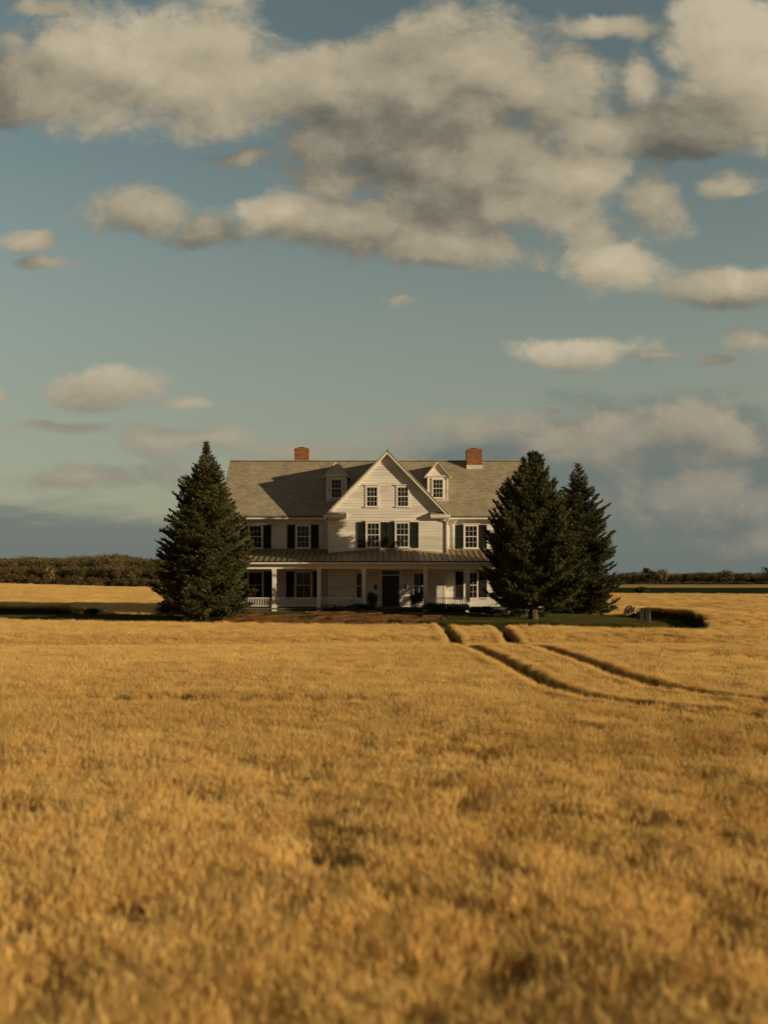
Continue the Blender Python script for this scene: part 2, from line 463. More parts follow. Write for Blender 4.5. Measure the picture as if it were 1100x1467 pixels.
while y < 156:
    hw = .47*y + 10
    n = int(2*hw/cell)
    for i in range(n):
        x = -hw + (i+.5)*cell + r.uniform(-.3,.3); yy = y + r.uniform(-.3,.3)
        if in_yard(x, yy) or in_lane(x, yy) or (y < 66): 
            if y < 66: pass
            continue
        if -13.6 < x < 12.6 and yy < 75: continue
        if x > -22 and yy > 127: continue
        lane_y = abs(((yy + .35*x) % 17.0) - 8.5)                    # sprayer lines
        if lane_y < .35 and x > 12: continue
        mid = nz(x, yy, .2, 3); row = nz(x*.06, yy*.5, 1.0, 11)
        tint = .62 + .25*mid + .25*row + r.uniform(-.12,.12)
        pts.append((x, yy, ground_z(x,yy), r.gauss(0,.08), r.gauss(0,.08), r.uniform(0,2*PI), 2.1, 2.1, 1 + .1*mid + r.uniform(-.05,.05), r.randrange(6), tint))
    y += cell
scatter('wheat', pts, WC, 'pale golden wheat rolling away behind the house to the woods', cat='wheat')
print('wheat patches', n_front, len(pts))

# lawn grass
M['grass'] = tint_mat('grass_blades', (.050,.052,.014), (.145,.135,.036), .3)
def grass_patch(seed, n=240, half=.28):
    q = random.Random(seed); b = MB()
    for _ in range(n):
        x = q.uniform(-half, half); y = q.uniform(-half, half); h = q.uniform(.04, .11)
        a = q.uniform(0, 2*PI); s = Vector((math.cos(a), math.sin(a), 0))*.005
        p = Vector((x, y, 0)); t = p + Vector((q.gauss(0,.03), q.gauss(0,.03), h))
        b.tri(p-s, p+s, t)
    return bpy.data.objects.new('grass_patch', b.mesh('grass_patch', M['grass']))
GC = proto_collection('grass_patches', [grass_patch(300+i) for i in range(4)])
pts = []; y = 44.0
while y < 76:
    x = -58
    while x < 19:
        xx = x + r.uniform(-.1,.1); yy = y + r.uniform(-.1,.1)
        inl = in_lane(xx, yy) and abs(yy-(front_edge(xx)+2.6)) > 1.2
        house = -11.2 < xx < 10.4 and 56.9 < yy < 69.2
        if (in_yard(xx, yy) and not house and (not in_bed(xx, yy) or nz(xx, yy, .9, 8) > .42)) or inl:
            k = 1 + .3*nz(xx, yy, .5)
            if inl: k *= 1.6
            pts.append((xx, yy, ground_z(xx,yy)+.01, 0,0,r.uniform(0,2*PI), 1,1,k, r.randrange(4), .5+.5*nz(xx,yy,.4,6)+r.uniform(-.15,.15)))
        x += .42
    y += .42
scatter('grass', pts, GC, 'short green grass of the yard round the farmhouse and lane', cat='grass')

# rank dark grass in the wheel tracks; dark tufts along the wheat's foot paint in its shade
pts = []
for pl, w_ in TRACKS[:2]:
    for (xa, ya), (xb, yb) in zip(pl, pl[1:]):
        ln_ = math.hypot(xb-xa, yb-ya); nx, ny = -(yb-ya)/ln_, (xb-xa)/ln_
        for k in range(int(ln_/.10)):
            t = (k+r.random())*.10/ln_; o_ = r.uniform(-w_, w_)*.95; x = xa+(xb-xa)*t+nx*o_; yy = ya+(yb-ya)*t+ny*o_
            if in_yard(x, yy): continue
            pts.append((x, yy, ground_z(x,yy), r.gauss(0,.1), r.gauss(0,.1), r.uniform(0,2*PI), .55, .55, r.uniform(2.6,4.6), r.randrange(4), -.9+r.uniform(-.2,.25)))
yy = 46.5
while yy < 62.6:  # dark tufts drawn as the shaded side of the wheat wall
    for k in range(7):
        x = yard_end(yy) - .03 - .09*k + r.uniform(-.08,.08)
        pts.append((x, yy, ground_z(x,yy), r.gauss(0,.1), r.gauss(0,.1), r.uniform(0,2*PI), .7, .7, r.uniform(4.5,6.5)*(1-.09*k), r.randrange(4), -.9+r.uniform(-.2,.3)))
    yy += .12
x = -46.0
while x < -21.5:  # dark tufts again, as shade along the far side of the lane
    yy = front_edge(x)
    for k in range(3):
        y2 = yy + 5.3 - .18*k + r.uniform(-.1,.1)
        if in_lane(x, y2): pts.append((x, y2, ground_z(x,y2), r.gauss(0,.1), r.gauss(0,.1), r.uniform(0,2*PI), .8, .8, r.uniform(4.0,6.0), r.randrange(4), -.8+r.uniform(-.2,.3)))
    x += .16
scatter('rank_grass_and_shade', pts, GC, 'dark rank grass in the wheel tracks and dark tufts as painted shade along the foot of the wheat', cat='grass')

# ------------------------------------------------------------------ farmhouse
YW, YM, YB = 60.0, 61.5, 69.1          # wing front, main front, main back
XL, XR = -11.0, 10.0
WX0, WX1, WC0 = -3.72, 4.14, .22       # gable wing
ZE, ZR = 6.856, 11.13
house = empty('farmhouse', (0, 62, 0), 'large two-storey white clapboard farmhouse with front gable, dormers and long porch', 'house')

def lap_front(b, y, z0, z1, xr, step=.19, t=.024):
    """lapped boards facing -Y; xr(z) gives the ends of a board"""
    z = z0
    while z < z1 - .001:
        zt = min(z+step, z1); a0, a1 = xr(z); c0, c1 = xr(zt)
        if c1 - c0 < .01: c0 = c1 = (c0+c1)/2
        b.quad((a0,y-t,z), (a1,y-t,z), (c1,y,zt), (c0,y,zt))
        b.quad((a0,y,z), (a1,y,z), (a1,y-t,z), (a0,y-t,z))
        z = zt
def lap_side(b, x, sgn, z0, z1, yr, step=.19, t=.024):
    z = z0
    while z < z1 - .001:
        zt = min(z+step, z1); a0, a1 = yr(z); c0, c1 = yr(zt)
        q = [(x+sgn*t,a0,z), (x+sgn*t,a1,z), (x,c1,zt), (x,c0,zt)]
        if sgn < 0: q.reverse()
        b.quad(*q)
        z = zt

# main body walls
b = MB()
lap_front(b, YM, .55, 6.86, lambda z: (XL, WX0+.1)); lap_front(b, YM, .55, 6.86, lambda z: (WX1-.1, XR))
def main_end(z):
    if z < 6.9: return (YM, YB)
    k = (z-6.9); return (YM+k, YB-k) if k < (YB-YM)/2 else ((YM+YB)/2,)*2
lap_side(b, XL, -1, .55, 10.7, main_end); lap_side(b, XR, 1, .55, 10.7, main_end)
b.quad((XR,YB,.3),(XL,YB,.3),(XL,YB,6.9),(XR,YB,6.9))
b.box(XL+.03, XR-.03, YM+.03, YB-.03, .3, 6.8)
wall = b.build('wall', M['siding'], house)
cb = MB()
for x in (XL, XR):
    s = -1 if x == XL else 1
    cb = MB(); cb.box(x-.09 if s > 0 else x-.03, x+.03 if s > 0 else x+.09, YM-.03, YM+.12, .5, 6.7)
    cb.build('corner_board', M['trim'], wall)
fr = MB(); fr.box(XL-.02, WX0-.02, YM-.045, YM+.02, 6.32, 6.70); fr.build('frieze', M['trim'], wall)
fr = MB(); fr.box(WX1+.02, XR+.02, YM-.045, YM+.02, 6.32, 6.70); fr.build('frieze', M['trim'], wall)

# gable wing
AP = 11.16; WSL = 1.038; HALF = 4.2
def wing_x(z):
    if z <= 6.95: return (WX0, WX1)
    h = max(0, (AP-.16-z)/WSL)
    return (max(WX0, WC0-h), min(WX1, WC0+h))
b = MB()
lap_front(b, YW, .55, AP-.2, wing_x)
lap_side(b, WX0, -1, .55, 6.86, lambda z: (YW, YM+.1)); lap_side(b, WX1, 1, .55, 6.86, lambda z: (YW, YM+.1))
b.box(WX0+.03, WX1-.03, YW+.03, YM+.05, .3, 6.8)
gw = b.build('gable_wall', M['siding'], house)
for xa, xb in ((WX0-.025, WX0+.12), (WX1-.12, WX1+.025)):
    cb = MB(); cb.box(xa, xb, YW-.03, YW+.10, .5, 6.68); cb.build('corner_board', M['trim'], gw)

# main roof slabs
def slab(b, y0, z0, y1, z1, x0, x1, th, mi=0):
    d = Vector((0, y1-y0, z1-z0)).normalized(); n = Vector((0, -d.z, d.y))
    if n.z < 0: n = -n
    n *= th
    p = [(x0,y0,z0),(x1,y0,z0),(x1,y1,z1),(x0,y1,z1)]
    lo = [Vector(q)-n for q in p]; hi = [Vector(q) for q in p]
    if y1 < y0: lo = [lo[1],lo[0],lo[3],lo[2]]; hi = [hi[1],hi[0],hi[3],hi[2]]
    b.hexa(lo+hi, mi)
RX0, RX1 = -11.26, 10.26
YE0 = 61.05; YR = YE0 + (ZR-ZE)
b = MB()
slab(b, YE0, ZE, YR, ZR, RX0, RX1, .10); slab(b, 2*YR-YE0, ZE, YR, ZR, RX0, RX1, .10)
roof = b.build('roof', M['shingle'], house)
for x0, x1 in ((RX0-.03, RX0+.10), (RX1-.10, RX1+.03)):
    b = MB(); slab(b, YE0+.02, ZE-.085, YR, ZR-.085, x0, x1, .2); slab(b, 2*YR-YE0-.02, ZE-.085, YR, ZR-.085, x0, x1, .2)
    b.build('rake_board', M['trim'], roof)
b = MB(); b.bar((RX0,YR,ZR+.0), (RX1,YR,ZR+.0), .22, .05); b.build('ridge_cap', M['shingle'], roof)
# soffit + gutter of the main eave, left and right of the wing
for x0, x1 in ((RX0, WX0-.22), (WX1+.25, RX1)):
    b = MB(); b.box(x0, x1, YE0+.02, YM+.02, 6.64, 6.70); b.box(x0, x1, YE0-.04, YE0+.06, 6.66, ZE-.05); b.build('soffit', M['trim'], roof)
    b = MB()
    b.box(x0, x1, YE0-.15, YE0-.045, 6.57, 6.59); b.box(x0, x1, YE0-.165, YE0-.15, 6.57, 6.675); b.box(x0, x1, YE0-.06, YE0-.045, 6.59, 6.67)
    b.build('gutter', M['trim'], house)
    b = MB(); b.box(x0, x1, YE0-.085, YE0-.043, 6.68, 6.785); b.build('eave_shadow_strip', M['black_metal'], roof)  # black strip standing in for the shadow line above the gutter

# wing roof
def rslab(b, sgn, x_in, z_in, x_out, z_out, y0, y1, th):
    d = Vector((x_out-x_in, 0, z_out-z_in)).normalized(); n = Vector((-d.z*sgn, 0, d.x*sgn))*th
    if n.z < 0: n = -n
    p = [Vector((x_in,y0,z_in)), Vector((x_out,y0,z_out)), Vector((x_out,y1,z_out)), Vector((x_in,y1,z_in))]
    if sgn < 0: p = [p[1],p[0],p[3],p[2]]
    b.hexa([q-n for q in p]+p)
ZWE = AP - WSL*HALF
b = MB()
for s in (1,-1): rslab(b, s, WC0, AP, WC0+s*HALF, ZWE, YW-.36, YR+.1, .09)
groof = b.build('gable_roof', M['shingle'], house)
b = MB()
for s in (1,-1):
    # sloping trim board under the shingle edge, then the soffit between it and the wall
    n = Vector((s*WSL, 0, 1)).normalized()
    a0 = Vector((WC0, 0, AP)) - Vector((0,0,.125)); a1 = Vector((WC0+s*HALF, 0, ZWE)) - Vector((0,0,.125))
    for (yy0, yy1, h) in ((YW-.345, YW-.30, .17), (YW-.295, YW-.03, .05), (YW-.045, YW-.012, .24)):
        lo = Vector((0,0,-h))
        q0 = a0 + Vector((0,yy0,0)); q1 = a1 + Vector((0,yy0,0)); r0 = a0 + Vector((0,yy1,0)); r1 = a1 + Vector((0,yy1,0))
        ps = [q0+lo, q1+lo, r1+lo, r0+lo, q0, q1, r1, r0]
        if s < 0: ps = [ps[1],ps[0],ps[3],ps[2],ps[5],ps[4],ps[7],ps[6]]
        b.hexa(ps)
b.build('rake_board', M['trim'], groof)
# cornice returns with their small shingled tops
for x0, x1 in ((WC0-HALF-.02, -2.50), (3.10, WC0+HALF+.02)):
    b = MB(); b.box(x0, x1, YW-.40, YW-.02, ZWE-.16, ZWE-.02); b.box(x0+.05, x1-.05, YW-.34, YW-.02, ZWE-.24, ZWE-.16)
    rt = b.build('cornice_return', M['trim'], house)
    b = MB(); xo = x0+.25 if x0 < 0 else x0+.02; xi = x1-.02 if x0 < 0 else x1-.25
    b.hexa([(xo,YW-.39,ZWE-.017),(xi,YW-.39,ZWE-.017),(xi,YW-.02,ZWE-.017),(xo,YW-.02,ZWE-.017),
            (xo,YW-.37,ZWE+.02),(xi,YW-.37,ZWE+.02),(xi,YW-.02,ZWE+.20),(xo,YW-.02,ZWE+.20)])
    b.build('return_roof', M['shingle'], rt)
# eave edge of the wing running back to the main roof
for s in (1,-1):
    b = MB(); x = WC0+s*HALF
    b.box(min(x, x-s*.08), max(x, x-s*.08), YW-.3, YE0+.3, ZWE-.2, ZWE-.03)
    b.box(min(WC0+s*3.95, x), max(WC0+s*3.95, x), YW-.02, YE0+.3, ZWE-.235, ZWE-.205); b.build('soffit', M['trim'], groof)

# downspouts
def downspout(pts):
    b = MB()
    b.tube(pts, [.045]*len(pts), 8); return b.build('downspout', M['trim'], house, smooth=True)
downspout([(-4.02,YW-.34,6.72),(-4.02,YW-.30,6.55),(-3.83,YW-.02,6.32),(-3.80,YW+.02,6.15),(-3.80,YW+.02,4.4)])
downspout([(4.32,YW-.30,6.70),(4.30,YW-.26,6.55),(4.24,YW-.10,6.35),(4.22,YW-.08,6.15),(4.22,YW-.08,4.28)])
downspout([(4.95,YE0-.10,6.68),(4.95,YE0,6.5),(4.80,YM-.10,6.25),(4.80,YM-.08,6.0),(4.80,YM-.08,4.5)])

# windows
def window(xc, z0, z1, w, y, parent, cols=3, rows=2, head=True, casing=.09, sill=True, nm='window'):
    """double-hung sash; y is the wall face (looking towards -Y)"""
    b = MB(); x0, x1 = xc-w/2, xc+w/2
    c = casing
    b.box(x0-c, x0, y-.05, y+.02, z0, z1); b.box(x1, x1+c, y-.05, y+.02, z0, z1)
    b.box(x0-c-.01, x1+c+.01, y-.055, y+.02, z1, z1+.11)
    if head: b.box(x0-c-.09, x1+c+.09, y-.11, y+.02, z1+.11, z1+.165)
    if sill: b.box(x0-c-.05, x1+c+.05, y-.10, y+.02, z0-.07, z0)
    fr = b.build(nm, M['trim'], parent)
    zm = (z0+z1)/2
    s = MB()
    ys0, ys1 = y-.056, y-.004
    for za, zb, yo in ((zm, z1, -.0), (z0, zm+.03, .003)):
        f = .038
        s.box(x0+.004, x0+f, ys0+yo, ys1+yo, za+.002, zb-.002); s.box(x1-f, x1-.004, ys0+yo, ys1+yo, za+.002, zb-.002)
        s.box(x0+f, x1-f, ys0+yo, ys1+yo, za+.004, za+f+.004); s.box(x0+f, x1-f, ys0+yo, ys1+yo, zb-f, zb-.004)
        for k in range(1, cols):
            xm = x0 + f + (w-2*f)*k/cols; s.box(xm-.008, xm+.008, ys0+.010+yo, ys1+yo-.002, za+f+.004, zb-f)
        for k in range(1, rows):
            zz = za + (zb-za)*k/rows; s.box(x0+f, x1-f, ys0+.012+yo, ys1+yo-.004, zz-.008, zz+.008)
    sub = fr if parent is house else parent
    s.build('sash', M['trim'], sub)
    g = MB(); g.box(x0+.006, x1-.006, y-.028, y+.030, z0+.006, z1-.006); g.build('pane', M['glass'], sub)
    return fr

def shutter(x0, x1, z0, z1, y):
    b = MB(); f = .06
    b.box(x0, x0+f, y-.075, y-.02, z0, z1); b.box(x1-f, x1, y-.075, y-.02, z0, z1)
    zm = (z0+z1)/2
    for a, c in ((z0, z0+.09), (zm-.045, zm+.045), (z1-.08, z1)): b.box(x0+f, x1-f, y-.074, y-.021, a, c)
    for a, c in ((z0+.09, zm-.045), (zm+.045, z1-.08)):
        n = int((c-a)/.05)
        for k in range(n):
            z = a + (c-a)*k/n; z2 = a + (c-a)*(k+1)/n
            b.hexa([(x0+f,y-.068,z),(x1-f,y-.068,z),(x1-f,y-.035,z+.01),(x0+f,y-.035,z+.01),
                    (x0+f,y-.055,z+.008),(x1-f,y-.055,z+.008),(x1-f,y-.03,z2+.012),(x0+f,y-.03,z2+.012)])
    b.build('shutter', M['shutter'], house)

# attic windows in the gable
for xc in (-.80, 1.27):
    window(xc, 7.36, 8.68, .74, YW, house)
# paired windows of the wing
for xc in (-.72, 1.24):
    window(xc, 4.62, 6.26, .84, YW, house)
for x0, x1 in ((-1.78,-1.24), (-.20,.26), (.275,.72), (1.76,2.32)):
    shutter(x0, x1, 4.58, 6.32, YW)
# wing walls, upper floor
for xc in (-8.85, -5.58, 6.00, 8.75):
    window(xc, 4.62, 6.16, .86, YM, house)
    for s in (-1, 1):
        a = xc + s*.55; c = xc + s*1.08
        shutter(min(a,c), max(a,c), 4.58, 6.22, YM)
# ground floor under the porch
for xc, w in ((-8.85,.95), (-5.55,1.05), (6.00,.86), (8.75,.86)):
    window(xc, 1.12, 2.95, w, YM, house, cols=3 if w < .9 else 2, rows=2 if w < .9 else 1, head=False)
    for s in (-1, 1):
        a = xc + s*(w/2+.12); c = a + s*.53
        shutter(min(a,c), max(a,c), 1.08, 3.0, YM)
for xc in (-1.52, 2.35):
    window(xc, 1.12, 2.90, .72, YW, house, cols=2, rows=1, head=False)

# front door with transom
b = MB(); dx0, dx1 = -.14, 1.03
for x0, x1 in ((dx0-.14, dx0), (dx1, dx1+.14)): b.box(x0, x1, YW-.06, YW+.02, .64, 3.05)
b.box(dx0, dx1, YW-.058, YW+.02, 2.70, 2.76); b.box(dx0-.18, dx1+.18, YW-.08, YW+.02, 3.05, 3.17)
b.build('door_frame', M['trim'], house)
b = MB(); b.box(dx0+.005, dx1-.005, YW-.032, YW+.03, .64, 2.695)
for za, zb in ((.85,1.45),(1.6,2.5)):
    for xa, xb in ((dx0+.13, .40), (.50, dx1-.13)): b.box(xa, xb, YW-.045, YW-.030, za, zb)
door = b.build('door', M['door'], house)
b = MB(); b.tube([(dx1-.1,YW-.10,1.62),(dx1-.1,YW-.03,1.62)], [.03,.02], 8); b.build('handle', M['black_metal'], door)
b = MB(); b.box(dx0+.005, dx1-.005, YW-.03, YW+.03, 2.765, 3.045); b.build('transom', M['glass'], house)
# lanterns
for xc in (-.56, 1.44):
    b = MB(); z = 1.78
    b.box(xc-.045, xc+.045, YW-.03, YW, z+.02, z+.30); b.bar((xc,YW-.02,z+.30), (xc,YW-.16,z+.34), .02)
    b.hexa([(xc-.055,YW-.215,z),(xc+.055,YW-.215,z),(xc+.055,YW-.105,z),(xc-.055,YW-.105,z),
            (xc-.085,YW-.245,z+.24),(xc+.085,YW-.245,z+.24),(xc+.085,YW-.075,z+.24),(xc-.085,YW-.075,z+.24)])
    b.hexa([(xc-.10,YW-.26,z+.24),(xc+.10,YW-.26,z+.24),(xc+.10,YW-.06,z+.24),(xc-.10,YW-.06,z+.24),
            (xc-.02,YW-.18,z+.34),(xc+.02,YW-.18,z+.34),(xc+.02,YW-.14,z+.34),(xc-.02,YW-.14,z+.34)])
    b.build('lantern', M['black_metal'], house)

# dormers
for xc in (-3.31, 3.75):
    YD = 62.15; hw = .73; zb = ZE + (YD-YE0) - .12; ze = 9.62; zp = 10.74
    yback = YE0 + (zp-ZE)
    b = MB()
    lap_front(b, YD, zb, ze+.05, lambda z: (xc-hw, xc+hw), .1)
    yb2 = lambda z: (YD, max(YD+.01, YE0+(z-ZE)+.06))
    lap_side(b, xc-hw, -1, zb+.1, ze+.1, yb2, .1); lap_side(b, xc+hw, 1, zb+.1, ze+.1, yb2, .1)
    b.tri((xc-hw-.1,YD-.03,ze+.03), (xc+hw+.1,YD-.03,ze+.03), (xc,YD-.03,zp-.1))
    b.box(xc-hw, xc-hw+.13, YD-.04, YD+.05, zb+.02, ze); b.box(xc+hw-.13, xc+hw, YD-.04, YD+.05, zb+.02, ze)
    b.box(xc-hw+.13, xc+hw-.13, YD-.038, YD+.05, ze-.1, ze); b.box(xc-hw+.13, xc+hw-.13, YD-.038, YD+.05, zb+.02, zb+.17)
    b.box(xc-hw-.1, xc+hw+.1, YD-.13, YD-.033, ze, ze+.07)
    d = b.build('dormer', M['siding'], house)
    b = MB(); hr = hw+.2; zr0 = ze+.0
    for s in (1,-1): rslab(b, s, xc, zp, xc+s*hr, zr0+.02, YD-.22, yback+.3, .05)
    b.build('dormer_roof', M['shingle'], d)
    b = MB()
    for s in (1,-1):
        a0 = Vector((xc,0,zp-.075)); a1 = Vector((xc+s*hr,0,zr0-.055))
        for yy0, yy1, h in ((YD-.205,YD-.165,.11),(YD-.16,YD-.02,.035)):
            lo = Vector((0,0,-h)); q0=a0+Vector((0,yy0,0)); q1=a1+Vector((0,yy0,0)); r0=a0+Vector((0,yy1,0)); r1=a1+Vector((0,yy1,0))
            ps = [q0+lo,q1+lo,r1+lo,r0+lo,q0,q1,r1,r0]
            if s < 0: ps = [ps[1],ps[0],ps[3],ps[2],ps[5],ps[4],ps[7],ps[6]]
            b.hexa(ps)
    b.build('rake_board', M['trim'], d)
    window(xc, 8.13, 9.42, .72, YD-.03, d, head=False, casing=.06)

# chimneys
def chimney(xc, y0, y1, zb, zt, w, fl):
    b = MB(); b.box(xc-w/2, xc+w/2, y0, y1, zb, zt-.22)
    b.box(xc-w/2-.03, xc+w/2+.03, y0-.03, y1+.03, zt-.22, zt-.10); b.box(xc-w/2+.02, xc+w/2-.02, y0+.02, y1-.02, zt-.10, zt-.02)
    c = b.build('chimney', M['brick'], house)
    b = MB(); b.box(xc-.28, xc+.22, y0+.18, y1-.18, zt-.02, zt+.06); b.build('chimney_cap', M['black_metal'], c)
    if fl:
        b = MB(); b.box(xc-w/2-.02, xc+w/2+.02, y0-.025, y0+.5, zb+.1, zb+.5); b.build('flashing', M['flash'], c)
chimney(-6.05, 65.45, 66.25, 9.8, 12.12, 1.06, False)
chimney(6.55, 64.66, 65.45, 10.24, 11.93, 1.10, True)

# porch ------------------------------------------------------------
YE, ZPE = 57.5, 3.65
PX0, PX1 = -10.45, 10.35
def wall_y(x): return YW if WX0-.01 <= x <= WX1+.01 else YM
def arch(x):
    u = (x-WC0)/3.93
    return .27*math.cos(u*PI/2)**1.3 if abs(u) < 1 else 0
def pz(x, y):
    return ZPE + .2*(y-YE) + arch(x)*min(1, max(0, (y-YE)/(YW-YE)))**1.2
xs = [PX0 + (PX1-PX0)*i/110 for i in range(111)]
xs = sorted(set(xs + [WX0, WX1]))
b = MB(); NT = 8
for a, c in zip(xs, xs[1:]):
    yw = wall_y((a+c)/2)
    for k in range(NT):
        y0 = YE+(yw-YE)*k/NT; y1 = YE+(yw-YE)*(k+1)/NT
        b.quad((a,y0,pz(a,y0)), (c,y0,pz(c,y0)), (c,y1,pz(c,y1)), (a,y1,pz(a,y1)))
    b.quad((a,YE,pz(a,YE)-.05),(c,YE,pz(c,YE)-.05),(c,YE,pz(c,YE)),(a,YE,pz(a,YE)))
x = PX0+.02
while x < PX1:
    yw = wall_y(x)-.02; prev = None
    for k in range(7):
        yy = YE-.004+(yw-YE)*k/6; cur = (x, yy, pz(x,yy)+.012)
        if prev: b.bar(prev, cur, .045, .06, 1)
        prev = cur
    x += .385
M['seam'] = mat('roof_seams', (.10,.075,.045), (.15,.115,.07), 3, .6)
proof = b.build('porch_roof', [M['metal_roof'], M['seam']], house)
# flashing strips where the porch roof meets the walls
for lo_, hi_ in ((PX0, WX0), (WX0, WX1), (WX1, PX1)):
    b = MB()
    for a, c in zip(xs, xs[1:]):
        if a < lo_-.001 or c > hi_+.001: continue
        yw = wall_y((a+c)/2)
        b.hexa([(a,yw-.12,pz(a,yw-.12)+.012),(c,yw-.12,pz(c,yw-.12)+.012),(c,yw-.017,pz(c,yw)+.012),(a,yw-.017,pz(a,yw)+.012),
                (a,yw-.12,pz(a,yw-.12)+.03),(c,yw-.12,pz(c,yw-.12)+.03),(c,yw-.017,pz(c,yw)+.12),(a,yw-.017,pz(a,yw)+.12)])
    b.build('flashing', M['metal_roof'], proof)
b = MB()
b.box(PX0-.05, PX1+.05, YE-.12, YE-.005, 3.46, 3.565); b.build('gutter', M['trim'], proof)
b = MB(); b.box(PX0-.03, PX1+.03, YE-.07, YE-.006, 3.572, 3.652); b.build('eave_shadow_strip', M['black_metal'], proof)  # black strip put in as the shadow line of the porch eave
b = MB()
b.box(PX0+.05, PX1-.05, 57.78, 58.0, 3.14, 3.42)                      # front beam
b.box(PX0+.02, PX1-.02, YE+.0, 57.80, 3.42, 3.50)                     # eave box
b.box(PX0+.05, PX0+.27, 58.0, YM-.02, 3.14, 3.42); b.box(PX1-.27, PX1-.05, 58.0, YM-.02, 3.14, 3.42)
b.build('porch_beam', M['trim'], house)
b = MB()
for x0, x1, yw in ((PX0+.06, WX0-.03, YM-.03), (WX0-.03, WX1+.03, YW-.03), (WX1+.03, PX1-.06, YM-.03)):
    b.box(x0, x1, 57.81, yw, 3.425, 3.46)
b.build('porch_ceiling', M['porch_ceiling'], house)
for x, s in ((PX0+.03, -1), (PX1-.03, 1)):                            # closed triangle ends
    b = MB(); q = [(x,57.8,3.46),(x,YM-.02,3.46),(x,YM-.02,pz(x,YM)-.03),(x,57.8,pz(x,57.8)-.03)]
    b.poly(q if s > 0 else q[::-1]); b.build('porch_gable', M['siding'], house)
POSTS = [-10.15, -7.11, -4.21, -1.30, 2.68, 5.44, 8.20, 10.12]
for x in POSTS:
    b = MB(); y0 = 57.89
    b.box(x-.125, x+.125, y0-.125, y0+.125, .78, 3.02)
    b.box(x-.155, x+.155, y0-.155, y0+.155, 3.02, 3.138)              # capital
    b.box(x-.14, x+.14, y0-.14, y0+.14, 2.90, 2.94)
    b.box(x-.155, x+.155, y0-.155, y0+.155, .30, .78)                 # pedestal
    b.build('porch_post', M['trim'], house)
def railing(x0, x1, y=57.89):
    b = MB()
    b.bar((x0,y,1.26), (x1,y,1.26), .08, .055); b.bar((x0,y,.74), (x1,y,.74), .06, .05)
    n = max(2, int((x1-x0)/.155))
    for k in range(n):
        x = x0 + (x1-x0)*(k+.5)/n; b.box(x-.024, x+.024, y-.024, y+.024, .766, 1.232)
    b.build('railing', M['trim'], house)
for a, c in zip(POSTS, POSTS[1:]):
    if a < 0 < c: continue
    railing(a+.13, c-.13)
railing(-1.165, -.62); railing(1.86, 2.545)
for x in (-.57, 1.81):
    b = MB(); b.box(x-.05, x+.05, 57.84, 57.94, .62, 1.34); b.box(x-.065, x+.065, 57.825, 57.955, 1.34, 1.38); b.build('newel_post', M['trim'], house)
for x in (PX0+.3, PX1-.25):                                           # side rails back to the wall
    b = MB()
    b.bar((x,58.05,1.26),(x,YM-.03,1.26),.08,.055); b.bar((x,58.05,.74),(x,YM-.03,.74),.06,.05)
    for k in range(27):
        yy = 58.1+ (YM-58.2)*k/26; b.box(x-.019,x+.019,yy-.019,yy+.019,.766,1.232)
    b.build('railing', M['trim'], house)
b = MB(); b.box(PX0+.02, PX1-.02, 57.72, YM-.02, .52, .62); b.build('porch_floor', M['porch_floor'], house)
b = MB(); b.box(PX0+.1, PX1-.1, 57.80, YM-.05, -.4, .515); b.box(XL-.01, XR+.01, YM-.02, YB+.02, -.4, .53); b.build('foundation', M['foundation'], house)
b = MB()
for k in range(3): b.box(-.5, 1.72, 57.71-.30*(k+1), 57.71-.30*k-.003, -.2, .46-.16*k)
b.build('steps', M['porch_floor'], house)

